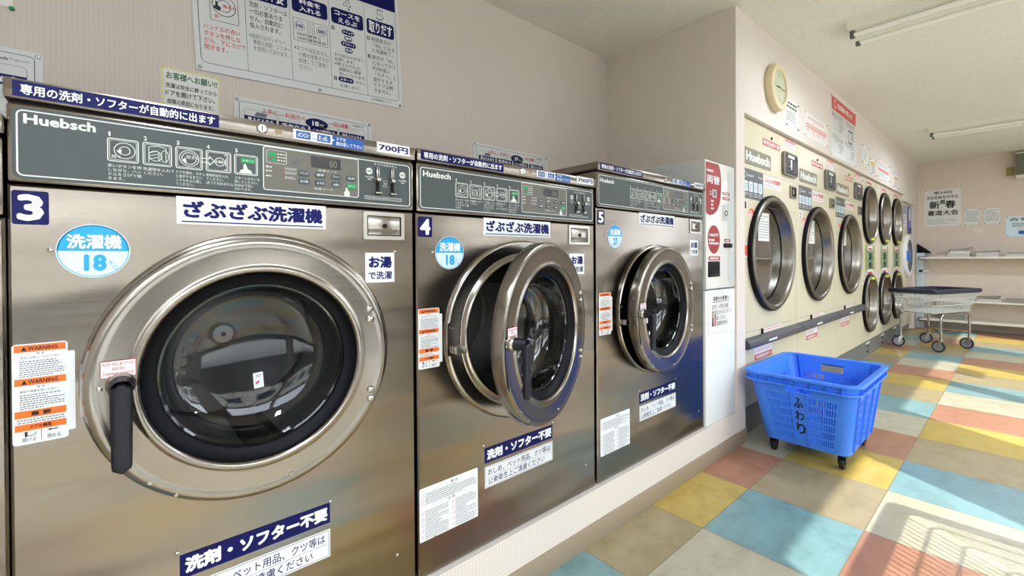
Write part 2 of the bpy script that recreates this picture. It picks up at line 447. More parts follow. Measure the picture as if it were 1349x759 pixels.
def tag(o, label, cat, group=None):
    o['label'] = label; o['category'] = cat
    if group: o['group'] = group
    return o
def thing(name, label, cat, loc=(0, 0, 0), rotz=0.0, group=None):
    o = bpy.data.objects.new(name, None); COL.objects.link(o); o.empty_display_size = 0.1
    o.location = loc; o.rotation_euler = (0, 0, rotz); return tag(o, label, cat, group)
def struct(mb, name):
    o = mb.make(name); o['kind'] = 'structure'; return o

# ------------------------------------------------------------------ the room
ZC = 2.54; YB = 2.057; YW = 1.122; YM = 1.14; XP = 2.60; XF = 9.15; XL = -1.6; YF = -2.0
b = MB(); b.box((XL - .1, YF - .1, -.06), (XF + .1, YB + .1, 0), FLOOR); struct(b, 'floor')
b = MB(); b.box((XL - .1, YF - .1, ZC), (XF + .1, YB + .1, ZC + .08), CEIL); struct(b, 'ceiling')
b = MB(); b.box((XL, YB, 0), (XP, YB + .1, ZC), WALLX); struct(b, 'wall_back')
# wall carrying the dryers: pier beside the change machine, strip above the dryers, and its side return
DT = 1.952                                            # underside of the wall above the dryers
b = MB(); b.box((XP, YW, 0), (2.712, YB + .1, ZC), WALLP)
b.box((2.712, YW, DT), (XF, YB + .1, ZC), WALLP)
b.box((2.712, 1.80, 0), (XF, YB + .1, DT), WALLP)
b.box((7.992, YW, 1.866), (XF, 1.82, DT), WALLP); b.box((8.765, YW, 0), (XF, 1.82, 1.87), WALLP); struct(b, 'wall_right')
b = MB(); b.box((XP - .004, YW, 0.2), (XP - .0005, YB, ZC), WALLY); struct(b, 'wall_pier')
b = MB(); b.box((XF, YF - .1, 0), (XF + .1, YB + .1, ZC), WALLF); struct(b, 'wall_far')
b = MB(); b.box((XL - .1, YF - .1, 0), (XL, YB + .1, ZC), WALLP); struct(b, 'wall_left')
# street wall with its glazed openings
b = MB()
edges = [XL] + [e for w in WINDOW_OPENINGS for e in w] + [XF]
for k in range(0, len(edges), 2): b.box((edges[k], YF - .1, 0), (edges[k + 1], YF, 2.36), WALLP)
b.box((XL, YF - .1, 2.36), (XF, YF, ZC), WALLP); struct(b, 'wall_front')
for k, (x0, x1) in enumerate(WINDOW_OPENINGS):
    b = MB()
    for q in ((x0, 0, x0 + .03, 2.36), (x1 - .03, 0, x1, 2.36), (x0, 2.32, x1, 2.36), (x0, 0, x1, .06)): b.box((q[0], YF - .09, q[1]), (q[2], YF - .02, q[3]), ALU)
    w = struct(b, 'window_%d' % (k + 1))
    b = MB(); b.box((x0 + .03, YF - .06, .06), (x1 - .03, YF - .055, 2.32), PANE); g = b.make('pane', w)
    if k == 3:
        b = MB(); b.box((4.36, YF - .052, 1.98), (4.7, YF - .05, 2.16), PAPER); b.make('sticker', w)
# plinth under the washers with its vinyl skirting
b = MB(); b.box((XL, YW, 0), (XP - .0001, YB, 0.198), PLINTH); struct(b, 'trim_1')
b = MB(); b.box((XL, YW - .009, 0), (2.712, YW + .002, 0.078), BASEB, .002); struct(b, 'baseboard_right')
# street outside: ground, a low wall added to darken the steel's reflections, and the house across the road (seen only in reflections)
ASPH = mat('concrete_paving', C(192, 190, 186), 0.9); speckle(ASPH, C(192, 190, 186), .1, 30)
b = MB(); b.box((-40, -40, -.12), (50, YF - .1, -.06), ASPH); struct(b, 'ground')
HOUSE = mat('pale_render', C(206, 200, 188), 0.8); HWIN = mat('house_glass', C(60, 72, 84), 0.1); HROOF = mat('dark_roof', C(70, 66, 66), 0.8)
REFLWALL = mat('dark_reflection_wall', C(66, 66, 62), 0.9)
b = MB(); b.box((-16, -16, -.1), (22, -15, 4.6), HOUSE); b.box((-16.5, -16.5, 4.6), (22.5, -14.6, 5.1), HROOF)
for x in range(-14, 21, 3): b.box((x, -15.03, 1.4), (x + 1.7, -14.98, 2.9), HWIN)
b.box((-18, -4.3, -.1), (26, -4.15, .8), REFLWALL); struct(b, 'exterior')

# ------------------------------------------------------------------ washing machines
Z0 = 0.20
def washer(x0, W, ct, label, number, kg, price, ang, body_top, ring_c, Rr, shift=0.0, plain=False):
    """x0 left edge, W width, body_top underside of the console, ring_c door centre height (all absolute), ang door opening in degrees"""
    root = thing('washing_machine', label, 'washing machine', (x0, YM, Z0), 0, 'stainless steel washing machines')
    D = 0.86; bt = body_top - Z0; cx = W / 2 - (.012 if W > .8 else 0); cz = ring_c - Z0; Ro = Rr * 0.80
    sx = W / .756 if W < .8 else 1.0; ox = max(0.0, W - .756) if W > .8 else 0.0
    # body: sheet steel with a round opening in its front
    mb = MB(FRONT)
    mb.holed(0, 0, W, bt, [(0, 0, W, bt, cx, cz, Ro)], D, STEEL)
    mb.make('body', root)
    # opening bezel and drum
    mb = MB(FRONT)
    mb.lathe(cx, cz, [(Rr, 0), (Rr, .008), (Rr - .003, .011), (Rr - .008, .0125), (Rr - .011, .0125), (Rr * .86, .0125), (Rr * .85, .0125), (Rr * .838, .0145), (Rr * .825, .020), (Rr * .812, .024), (Rr * .79, .026), (Rr * .775, .023), (Rr * .765, .014), (Rr * .765, -.05)], STEEL2, 72)
    mb.make('door_bezel', root)
    if not plain:
        mb = MB(FRONT)
        Rd = Rr * .90
        mb.lathe(cx, cz, [(Rr * .765, -.05), (Rr * .80, -.06), (Rd, -.075), (Rd, -.56), (Rd - .01, -.57), (0, -.55)], [RUBBER, RUBBER, DRUM, DRUMB, DRUMB], 64, uv=True)
        for t in (40, 160, 280):                                            # lifting ribs
            a = math.radians(t); u = Vector((math.cos(a), math.sin(a))); w = Vector((-u.y, u.x))
            for c0, c1 in ((-.09, -.55),):
                p = [Vector((cx, cz)) + u * Rd + w * s * .045 for s in (-1, 1)] + [Vector((cx, cz)) + u * (Rd - .06)]
                r0 = [(q.x, q.y, c0) for q in p]; r1 = [(q.x, q.y, c1) for q in p]; mb.loft([r0, r1], DRUMB)
        mb.lathe(cx, cz, [(.034, -.55), (.034, -.53), (.026, -.52), (0, -.52)], DULLCHROME, 20); mb.disc(cx, cz, .007, -.518, DARK)
        mb.make('drum', root)
    # console -----------------------------------------------------------------
    cz0 = bt + .003; ch = ct - .04 - body_top
    mb = MB(FRONT); mb.box((0, cz0, -.5), (W, cz0 + ch, .002), STEEL, .006)
    mb.rrect(.006, .0065 + cz0, W - .006, cz0 + ch - .007, .012, .0025, PANEL)
    cons = mb.make('console', root)
    if plain:
        mb = MB(FRONT); mb.rring(.012, cz0 + .012, W - .012, cz0 + ch - .012, .01, .0025, .003, PRINT); mb.make('lettering', cons)
    else:
        X = lambda a: a * sx; P = lambda a: X(a) + ox * .85; Q = lambda a: X(a) + ox
        zc = lambda z: cz0 + z
        mb = MB(FRONT); c = .003
        mb.rring(.011, zc(.011), W - .011, zc(ch - .012), .009, .0022, c, PRINT)
        mb.text('Huebsch', X(.02), zc(.099), X(.11), zc(.116), c, PRINT, .035)
        caps = [['赤いボタンを押', 'しながら、ハン', 'ドルをさげて開', 'きます。'], ['洗濯物を入れて', 'ください。'], ['ドアを閉め、カチッ', 'と音がするまでハ', 'ンドルを上に回し', 'てください。'],
                ['使用料金を入れ', 'てください。', '(おつりは出ません)'], ['スタートボタンを', '押してください。', '約30分で洗い', 'おわります。']]
        for i in range(5):
            a0 = P(.125 + .0505 * i); a1 = P(.170 + .0505 * i); b0 = zc(.051); b1 = zc(.094); w = .0016
            mb.text(str(i + 1), a0 + .002, b1 + .003, a0 + (.0065 if i else .0048), b1 + .011, c, PRINT, .02)
            mb.rring(a0, b0, a1, b1, .004, w, c, PRINT); mb.rring(a0 + .003, b0 + .003, a1 - .003, b1 - .003, .003, .0008, c, PRINT)
            m_ = ((a0 + a1) / 2, (b0 + b1) / 2)
            if i == 0:
                for r in (.015, .008): mb.ring(m_[0] + .002, m_[1], r, .0012, c, PRINT)
                mb.text('開く', a0 + .006, b0 + .006, a0 + .018, b0 + .012, c + .0002, PRINT)
                mb.poly([(a0 + .012, b0 + .02), (a0 + .018, b0 + .014), (a0 + .02, b0 + .024)], c, PRINT)
            elif i == 1:
                mb.pline([(a0 + .009, b0 + .006), (a0 + .009, b1 - .008), (a0 + .022, b1 - .005), (a1 - .009, b1 - .008), (a1 - .009, b0 + .008)], .001, c, PRINT)
                mb.ring(m_[0] - .003, m_[1] - .003, .010, .001, c, PRINT); mb.ring(m_[0] + .011, m_[1] - .002, .006, .001, c, PRINT, rb=.012)
                for q in (-.01, -.004, .002): mb.pline([(m_[0] - .012, m_[1] + q), (m_[0], m_[1] + q + .005), (m_[0] + .004, m_[1] + q - .003)], .001, c, PRINT)
            elif i == 2:
                for r in (.016, .012): mb.ring(m_[0], m_[1], r, .0012, c, PRINT)
                mb.text('閉まる', m_[0] - .004, m_[1] - .001, m_[0] + .016, m_[1] + .006, c + .0002, PRINT)
                mb.poly([(m_[0] - .012, m_[1] - .006), (m_[0] - .004, m_[1] - .010), (m_[0] - .006, m_[1] + .001)], c, PRINT)
            elif i == 3:
                mb.ring(m_[0] + .002, m_[1], .009, .0014, c, PRINT); mb.text('100', m_[0] - .004, m_[1] - .003, m_[0] + .008, m_[1] + .003, c, PRINT, .02)
                mb.pline([(a0 - .008, m_[1] + .004), (a0 + .006, m_[1] + .004), (a0 + .006, m_[1] + .009), (a0 + .014, m_[1]), (a0 + .006, m_[1] - .009), (a0 + .006, m_[1] - .004), (a0 - .008, m_[1] - .004)], .0015, c, PRINT)
                mb.pline([(a1 - .012, b0 + .007), (a1 - .007, b0 + .005), (a1 - .007, b1 - .005), (a1 - .012, b1 - .007)], .0014, c, PRINT); mb.rect(a1 - .010, m_[1] - .008, a1 - .0088, m_[1] + .008, c, PRINT)
            else:
                mb.rrect(a0 + .012, b1 - .017, a1 - .005, b1 - .007, .002, c, GREEN); mb.text('スタート', a0 + .015, b1 - .0145, a1 - .008, b1 - .0095, c + .0003, PRINT, .01)
                mb.poly([(m_[0] - .013, b0 + .004), (m_[0] + .011, b0 + .004), (m_[0] + .009, b0 + .010), (m_[0] + .003, b0 + .013), (m_[0] - .001, b0 + .024), (m_[0] - .005, b0 + .022), (m_[0] - .005, b0 + .012), (m_[0] - .010, b0 + .010)], c, PRINT)
            cl = caps[i]; mb.para(cl, a0, b0 - .004 - .0078 * len(cl), a0 + min(.0465, .007 * max(len(s_) for s_ in cl)) * 1.0, b0 - .004, c, PRINT)
        # keypad field
        k0, k1 = P(.382), P(.600) + ox * .1
        mb.rrect(k0, zc(.023), k1, zc(ch - .014), .006, c, PANEL2); mb.rring(k0, zc(.023), k1, zc(ch - .014), .006, .0018, c + .0002, PRINT)
        kc = c + .0003; kx = lambda a: P(a)
        mb.rring(kx(.389), zc(.084), kx(.431), zc(.113), .003, .0008, kc, PRINT)
        mb.rect(kx(.392), zc(.1), kx(.408), zc(.109), kc, GREEN); mb.rect(kx(.4), zc(.088), kx(.408), zc(.095), kc, GREEN)
        mb.greek(kx(.411), zc(.088), kx(.429), zc(.109), 3, kc, PRINT, .3)
        mb.rrect(kx(.444), zc(.085), kx(.456), zc(.102), .002, kc, DGREY)
        for zz in (.075, .066, .055): mb.greek(kx(.388), zc(zz - .003), kx(.4), zc(zz + .003), 1, kc, PRINT); mb.disc(kx(.423), zc(zz), .0014, kc, REDINK, 8); mb.greek(kx(.427), zc(zz - .003), kx(.452), zc(zz + .003), 2, kc, PRINT, .35)
        mb.text('洗濯コース', kx(.5), zc(.078), kx(.545), zc(.083), kc, PRINT); mb.text('洗濯コース', kx(.49), zc(.034), kx(.535), zc(.039), kc, PRINT)
        mb.poly([(kx(.57) - .006, zc(.024)), (kx(.57) + .006, zc(.024)), (kx(.57) + .006, zc(.036)), (kx(.57) + .002, zc(.039)), (kx(.57), zc(.047)), (kx(.57) - .003, zc(.046)), (kx(.57) - .004, zc(.037)), (kx(.57) - .008, zc(.034))], kc, PRINT)
        # coin field print
        mb.text('おつりは出ません', Q(.642), zc(.111), Q(.706), zc(.118), c, PRINT)
        for a, t in ((.628, '100'), (.722, '500')):
            mb.disc(Q(a), zc(.094), .0085, c, PRINT); mb.text(t, Q(a) - .006, zc(.091), Q(a) + .006, zc(.097), c + .0003, PANEL, .02)
            mb.para(['%s円硬貨' % t, '専用'], Q(a) - .012, zc(.07), Q(a) + .012, zc(.082), c, PRINT, center=True)
        mb.para(['コイン', '返却', 'ボタン'], Q(.664), zc(.055), Q(.680), zc(.076), c, PRINT, center=True)
        mb.greek(Q(.615), zc(.021), Q(.72), zc(.032), 3, c, PRINT, .35)
        mb.make('lettering', cons)
        mb = MB(FRONT); mb.rrect(kx(.484), zc(.086), kx(.554), zc(.113), .003, .0045, LCD); mb.text('00', kx(.527), zc(.09), kx(.545), zc(.107), .0049, SEG); mb.make('display', cons)
        for r_, zz in enumerate((.069, .050)):
            for q_, a in enumerate((.468, .505, .543, .58)):
                st = r_ == 1 and q_ == 3
                mb = MB(FRONT); mb.prism(MB.rr(kx(a) - .0115, zc(zz) - .0062, kx(a) + .0115, zc(zz) + .0062, .004, 3), .003, .0048, GREEN if st else BTN, back=False)
                mb.text((('クイック', '標準', 'デリケート', '毛布'), ('お湯', 'ふろ水', '水', 'スタート'))[r_][q_], kx(a) - .0085, zc(zz) - .003, kx(a) + .0085, zc(zz) + .003, .0052, PRINT, .01)
                mb.make('button', cons)
        for a in (.650, .691):
            mb = MB(FRONT); mb.box((Q(a) - .004, zc(.08), .002), (Q(a) + .004, zc(.108), .009), CHROME, .002); mb.box((Q(a) - .001, zc(.083), .009), (Q(a) + .001, zc(.106), .0094), DARK)
            mb.lathe(Q(a) - .002, zc(.073), [(.009, .002), (.009, .006), (.006, .010), (.005, .02), (0, .021)], CHROME, 16)
            mb.box((Q(a) - .0045, zc(.042), .002), (Q(a) + .0045, zc(.066), .006), DARK, .001); mb.box((Q(a) - .008, zc(.037), .002), (Q(a) + .008, zc(.042), .014), CHROME, .0015)
            mb.make('coin_slot', cons)
    # lid strip ---------------------------------------------------------------
    lz0 = ct - .034 - Z0; lz1 = ct - Z0
    mb = MB(FRONT); mb.box((-.002, lz0, -.88), (W + .001, lz1, .012), STEEL, .004)
    mb.box((.004, lz0 - .006, -.86), (W - .004, lz0 + .001, .0), DARK)
    lid = mb.make('lid', root)
    if plain: return root
    c = .0125
    mb = MB(FRONT); mb.rect(X(.009), lz0 + .004, X(.299), lz0 + .030, c, NAVY); mb.text('専用の洗剤・ソフターが自動的に出ます', X(.018), lz0 + .008, X(.292), lz0 + .0255, c + .0005, WHITEV, .024); mb.make('instruction_sticker', lid)
    lx = lambda a: X(a) + ox * .95
    mb = MB(FRONT); mb.lathe(lx(.379), lz0 + .017, [(.011, .011), (.011, .014), (.008, .0165), (0, .0165)], CHROME, 20); mb.rect(lx(.379) - .0012, lz0 + .011, lx(.379) + .0012, lz0 + .023, .0168, DARK); mb.make('lock', lid)
    mb = MB(FRONT); mb.rect(lx(.405), lz0 + .012, lx(.42), lz0 + .022, c, TAN); mb.make('sticker', lid)
    mb = MB(FRONT); mb.rect(lx(.443), lz0 + .007, lx(.531), lz0 + .029, c, WHITEV); mb.rect(lx(.531), lz0 + .004, lx(.609), lz0 + .029, c, BLUEL)
    mb.rect(lx(.449), lz0 + .0095, lx(.481), lz0 + .0265, c + .0003, BLUEL); mb.rect(lx(.496), lz0 + .0095, lx(.527), lz0 + .0265, c + .0003, BLUEL)
    mb.text('dOOr', lx(.452), lz0 + .013, lx(.478), lz0 + .023, c + .0006, WHITEV); mb.text('E:dL', lx(.5), lz0 + .013, lx(.522), lz0 + .023, c + .0006, WHITEV)
    mb.para(['なら', 'ばは'], lx(.483), lz0 + .01, lx(.494), lz0 + .026, c + .0006, BLUEL); mb.poly([(lx(.528), lz0 + .014), (lx(.537), lz0 + .018), (lx(.528), lz0 + .022)], c + .0008, WHITEV)
    mb.para(['ドアを', '閉め直して下さい'], lx(.54), lz0 + .0055, lx(.606), lz0 + .0275, c + .0006, WHITEV, .01); mb.make('door_error_label', lid)
    mb = MB(FRONT); mb.rect(lx(.645), lz0 + .008, lx(.739), lz0 + .034, c, WHITEV); mb.text(price, lx(.651), lz0 + .0125, lx(.734), lz0 + .0295, c + .0005, NAVYINK, .03); mb.make('price_label', lid)
    # stickers on the front sheet --------------------------------------------
    c = .0006; d = .0004; up = body_top - 1.222; zz = lambda z: z - Z0
    Y_ = lambda z: z - Z0 + up
    mb = MB(FRONT); mb.rrect(X(.005), Y_(1.155), X(.049), Y_(1.212), .004, c, NAVY); mb.text(number, X(.011), Y_(1.161), X(.043), Y_(1.206), c + d, WHITEV, .04); mb.make('number_sticker', root)
    z0_ = X(.227) + (.062 if ox else 0); z1_ = z0_ + .291 * sx
    mb = MB(FRONT); mb.rect(z0_, Y_(1.166), z1_, Y_(1.221), c, WHITEV); mb.text('ざぶざぶ洗濯機', z0_ + .010, Y_(1.178), z1_ - .007, Y_(1.214), c + d, NAVYINK, .048); mb.rect(z0_ + .008, Y_(1.170), z1_ - .006, Y_(1.1725), c + d, NAVYINK); mb.make('name_sticker', root)
    r = .048; a = X(.106) + ox * .1; b_ = Y_(1.111)
    mb = MB(FRONT); mb.disc(a, b_, r, c, PALEB, 40); mb.ring(a, b_, r * .965, .0012, c + d, CYAN, 40)
    mb.poly(MB.circ(a, b_, r * .97, 24, None, 0.0, PI), c + d, CYAN)
    mb.text('洗濯機', a - r * .72, b_ + r * .08, a + r * .76, b_ + r * .62, c + 2 * d, WHITEV, .035); mb.text(kg, a - r * .28, b_ - r * .75, a + r * .34, b_ - r * .12, c + 2 * d, CYAN, .05)
    mb.text('キ', a + r * .38, b_ - r * .52, a + r * .52, b_ - r * .36, c + 2 * d, CYAN); mb.text('ロ', a + r * .5, b_ - r * .7, a + r * .62, b_ - r * .56, c + 2 * d, CYAN); mb.make('capacity_sticker', root)
    o_ = lambda a: X(a) + ox
    mb = MB(FRONT); mb.rect(o_(.616), Y_(1.033), o_(.697), Y_(1.110), c, WHITEV); mb.text('お湯', o_(.625), Y_(1.070), o_(.690), Y_(1.101), c + d, NAVYINK, .05); mb.text('で洗濯', o_(.624), Y_(1.041), o_(.690), Y_(1.062), c + d, NAVYINK, .02); mb.make('hot_water_sticker', root)
    mb = MB(FRONT); l0, l1, m0, m1 = o_(.613), o_(.725), Y_(1.146), Y_(1.214)
    mb.rring(l0, m0, l1, m1, .003, .008, .0035, DULLCHROME); mb.rring(l0 + .008, m0 + .008, l1 - .008, m1 - .008, .002, .004, .001, DARK); mb.box((l0 + .010, m0 + .010, .0), (l1 - .012, m1 - .010, .004), STEEL2, .001)
    for p in ((l0, m0, l1, m0), (l1, m0, l1, m1), (l0, m1, l1, m1), (l0, m0, l0, m1)): mb.box((p[0] - .0015, p[1] - .0015, 0), (p[2] + .0015, p[3] + .0015, .0036), DULLCHROME)
    mb.lathe((l0 + l1) / 2, (m0 + m1) / 2, [(.006, .004), (.006, .006), (0, .006)], DARK, 12); mb.make('coin_box_lock', root)
    # warning sticker, with an older one under it
    w0, w1, v0, v1 = X(.003) + ox * .08, X(.070) + ox * .16, zz(.785), zz(.954)
    mb = MB(FRONT); mb.rrect(w0 + .004, v0 + .012, w1 + .009 * sx, v1 - .018, .003, .0003, WHITEV); mb.make('old_label', root)
    mb = MB(FRONT); h = v1 - v0; mb.rrect(w0, v0, w1, v1, .005, c, WHITEV)
    i0, i1 = w0 + .0025, w1 - .0025; fz = lambda f: v1 - h * f
    for f0, f1, t, ink in ((.012, .082, '⚠WARNING', 1), (.345, .415, '⚠WARNING', 1), (.665, .735, '重 要', 1), (.80, .865, 'ドアの開閉', 1)):
        mb.rect(i0, fz(f1), i1, fz(f0), c + d, ORANGE); mw = (i1 - i0) * (.29 if len(t) > 6 else .2); mm = (i0 + i1) / 2
        if t[0] == '⚠':
            mb.poly([(mm - mw - .005, fz(f1 - .012)), (mm - mw + .002, fz(f1 - .012)), (mm - mw - .0015, fz(f0 + .012))], c + 2 * d, INK); t = t[1:]; mm += .003
        mb.text(t, mm - mw, fz(f1 - .014), mm + mw, fz(f0 + .014), c + 2 * d, INK, .03)
    def tx(t, f0, f1, a=.06, e_=.95): mb.text(t, i0 + (i1 - i0) * a, fz(f1), i0 + (i1 - i0) * e_, fz(f0), c + d, INK)
    tx('警 告', .09, .112, .42, .58); tx('安全にお使いいただくために', .125, .15, .12, .88); tx('警 告', .425, .447, .42, .58); tx('事故や傷害を防ぐために…', .462, .487, .1, .88)
    mb.greek(i0 + .006, fz(.335), i1 - .002, fz(.165), 8, c + d, GREYINK, .42); mb.greek(i0 + .006, fz(.655), i1 - .002, fz(.5), 7, c + d, GREYINK, .42); mb.greek(i0 + .003, fz(.795), i1 - .002, fz(.745), 2, c + d, GREYINK, .42)
    mb.rect((i0 + i1) / 2 - .0003, fz(.985), (i0 + i1) / 2 + .0003, fz(.868), c + d, INK); tx('開ける', .935, .975, .14, .4); tx('閉める', .935, .975, .62, .88)
    mb.poly([(i0 + .011, fz(.925)), (i0 + .011, fz(.885)), (i0 + .009, fz(.885)), (i0 + .0125, fz(.872)), (i0 + .016, fz(.885)), (i0 + .014, fz(.885)), (i0 + .014, fz(.925))], c + d, INK); mb.pline(MB.circ(i0 + .018, fz(.885), .006, 6, None, -PI * .9, -.1), .001, c + d, INK)
    mb.poly([(i1 - .010, fz(.882)), (i1 - .018, fz(.882)), (i1 - .018, fz(.874)), (i1 - .023, fz(.887)), (i1 - .018, fz(.90)), (i1 - .018, fz(.892)), (i1 - .010, fz(.892))], c + d, INK); mb.make('warning_sticker', root)
    # notice stickers low down
    n0 = X(.226) + (.058 if ox else 0); n1 = n0 + .296 * sx + (.005 if ox else 0); tz = .004 if W > .74 else 0
    mb = MB(FRONT); mb.rect(n0, zz(.458 - tz), n1, zz(.506 - tz), c, NAVY); mb.text('洗剤・ソフター不要', n0 + .008, zz(.466 - tz), n1 - .006, zz(.498 - tz), c + d, WHITEV, .055); mb.make('no_detergent_sticker', root)
    mb = MB(FRONT); mb.rect(n0, zz(.376), n1, zz(.443), c, WHITEV); mb.rring(n0 + .003, zz(.379), n1 - .003, zz(.440), .001, .001, c + d, NAVYINK); mb.rect(n0 + .01, zz(.4085), n1 - .01, zz(.4092), c + d, NAVYINK)
    mb.text('おしめ、ペット用品、クツ等は', n0 + .012, zz(.413), n1 - .012, zz(.434), c + d, NAVYINK, .006); mb.text('公衆衛生上ご遠慮ください', n0 + .012, zz(.384), n1 - .040, zz(.405), c + d, NAVYINK, .006); mb.make('prohibited_items_sticker', root)
    q0 = -.001 + ox * .12 + .004; 
    if W > .74:
        q1 = q0 + .196; mb = MB(FRONT); mb.rrect(q0, zz(.302), q1, zz(.452), .004, c, WHITEV); mb.text('⚠', q0 + .086, zz(.438), q0 + .094, zz(.446), c + d, REDINK); mb.text('警 告', q0 + .1, zz(.438), q0 + .125, zz(.446), c + d, INK)
        for r_ in range(3): mb.ring(q0 + .010, zz(.430 - .011 * r_), .004, .001, c + d, REDINK, 10); mb.greek(q0 + .018, zz(.424 - .011 * r_), q1 - .006, zz(.435 - .011 * r_), 2, c + d, GREYINK, .4)
        mb.text('注 意', q0 + .09, zz(.392), q0 + .115, zz(.4), c + d, INK)
        for r_ in range(5):
            for q_ in (q0, q0 + .098): mb.ring(q_ + .010, zz(.380 - .0165 * r_), .004, .001, c + d, REDINK, 10); mb.greek(q_ + .018, zz(.371 - .0165 * r_), q_ + .092, zz(.387 - .0165 * r_), 3, c + d, GREYINK, .4)
        mb.make('safety_sticker', root)
    for a, z_ in ((X(.050), Y_(1.112)), (o_(.699), Y_(1.1125)), (o_(.699), zz(.300)), (X(.050), zz(.303)), (n0 - .004, zz(.512)), (n1 + .001, zz(.508))):
        mb = MB(FRONT); mb.lathe(a, z_, [(.0042, 0), (.004, .0015), (.0025, .0028), (0, .003)], CHROME, 12); mb.make('screw', root)
    # latch in the bezel, on the handle side
    mb = MB(FRONT); mb.rrect(cx - Rr * .995, cz - .05, cx - Rr * .90, cz + .045, .004, .0135, STEEL2)
    for q_ in (-.03, .03): mb.lathe(cx - Rr * .95, cz + q_, [(.005, .0135), (.005, .016), (0, .017)], CHROME, 10)
    mb.box((cx - Rr * .93, cz - .045, .0135), (cx - Rr * .80, cz - .025, .03), DULLCHROME, .002); mb.make('latch', root)
    # door --------------------------------------------------------------------
    R = Rr * .966; hinge = Vector((cx + R, .030)); th = math.radians(ang)
    door = MB()      # built in the door's own frame: a from the hinge towards the handle is negative
    off = MB(FRONT)
    g = Rr / .288
    prof = [(R - .008, .0), (R, .003), (R, .028), (R - .003, .035), (R - .010, .0385), (R - .017, .0378), (R - .022, .0368), (R - .025, .0366), (.222 * g, .0352), (.2195 * g, .0352), (.216 * g, .0362), (.212 * g, .0378), (.207 * g, .0378), (.203 * g, .035), (.2005 * g, .029)]
    off.lathe(-R, 0, prof, STEEL2, 80)
    off.lathe(-R, 0, [(R - .008, 0), (.176 * g, 0)], DARK, 64)
    dr = off.make('door', root)
    dr.location = (cx + R + shift, -.006 if ang < 10 else -.016, cz); dr.rotation_euler = (0, 0, th)
    s_ = MB(FRONT); s_.lathe(-R, 0, [(.2005 * g, .030), (.198 * g, .024), (.186 * g, .017), (.178 * g, .014), (.1755 * g, .009), (.1755 * g, -.01)], RUBBER, 64); s_.make('gasket', dr)
    s_ = MB(FRONT); s_.lathe(-R, 0, [(.1755 * g, .008), (.171 * g, .006), (.169 * g, -.012), (.163 * g, -.045), (.156 * g, -.060), (.14 * g, -.071), (.10 * g, -.080), (.05 * g, -.085), (0, -.0865)], GLASS, 64); s_.make('door_glass', dr)
    hx = -R - .226 * g                                                        # handle pivot
    s_ = MB(FRONT); s_.lathe(hx, .004, [(.021, .036), (.021, .041), (.017, .046), (.0165, .075), (.014, .082)], [DULLCHROME, DULLCHROME, HANDLE, HANDLE], 20)
    rings = []
    for i in range(25):
        t = i / 24; z_ = .012 - .152 * t; w_ = .0152 - .0018 * t
        w_ *= math.sqrt(max(0.02, 1 - (1 - min(1, t / .08)) ** 2)) if t < .08 else (math.sqrt(max(0.02, 1 - ((t - .93) / .07) ** 2)) if t > .93 else 1)
        c1 = .093 - .007 * t; c0 = .066 + .006 * t + (.0028 * math.sin((t - .3) * 2 * PI * 5.2) if t > .3 else 0)
        rings.append([(hx + p[0], z_, p[1]) for p in MB.rr(-w_, c0, w_, c1, min(w_, (c1 - c0) / 2) * .7, 3)])
    s_.loft(rings, HANDLE); s_.make('door_handle', dr)
    s_ = MB(FRONT); lx0 = hx - .027; s_.rect(lx0, .018, lx0 + .048 * g, .048, .0385, REDINK); s_.rect(lx0 + .001, .019, lx0 + .048 * g - .001, .047, .0387, WHITEV)
    s_.para(['PUSH RED BUTTON', 'BEFORE', 'TURNING HANDLE'], lx0 + .003, .021, lx0 + .048 * g - .003, .046, .0389, REDINK, .01, True); s_.make('push_label', dr)
    s_ = MB(FRONT @ T(-R + .012, -.055, -.079) @ Matrix.Rotation(math.radians(4), 4, 'Z')); s_.rrect(-.010, -.018, .010, .018, .002, 0, WHITEV); s_.poly([(-.006, -.010), (-.001, -.006), (.003, -.004), (-.001, 0), (-.003, -.003), (-.006, -.003)], .0004, REDINK); s_.greek(-.004, .006, .007, .014, 2, .0004, GREYINK); s_.make('glass_sticker', dr)
    for a, z_ in ((-.046, .105), (-.044, .08), (-.044, -.098), (-.044, -.12)):
        s_ = MB(FRONT); s_.lathe(a, z_ * g, [(.0095, .0365), (.009, .040), (.005, .043), (0, .0435)], CHROME, 14); s_.make('bolt', dr)
    for a, z_ in ((hx - .012, .020), (hx - .028, .000), (-R - .185, -.19), (-R - .147, -.226), (-R + .05, -.25)):
        s_ = MB(FRONT); s_.lathe(a, z_ * g, [(.0045, .0365), (.0035, .039), (0, .040)], CHROME, 10); s_.make('screw', dr)
    return root

washer(-.138, .727, 1.396, 'largest looking stainless steel washing machine numbered 3, door shut, 18 kilo sticker', '3', '18', '700円', 0, 1.222, .868, .283, -.006)
washer(.597, .756, 1.399, 'stainless steel washing machine numbered 4 with its round door standing open', '4', '18', '700円', 19, 1.222, .862, .291, -.026)
washer(1.369, .868, 1.473, 'taller stainless steel washing machine numbered 5, marked 27 kilo, beside the change machine', '5', '27', '1000円', 5, 1.293, .861, .291, -.010)
washer(-.8675, .727, 1.335, 'lower steel washing machine cut off by the left edge, beside number 3', '2', '18', '700円', 0, 1.165, .83, .28, plain=True)

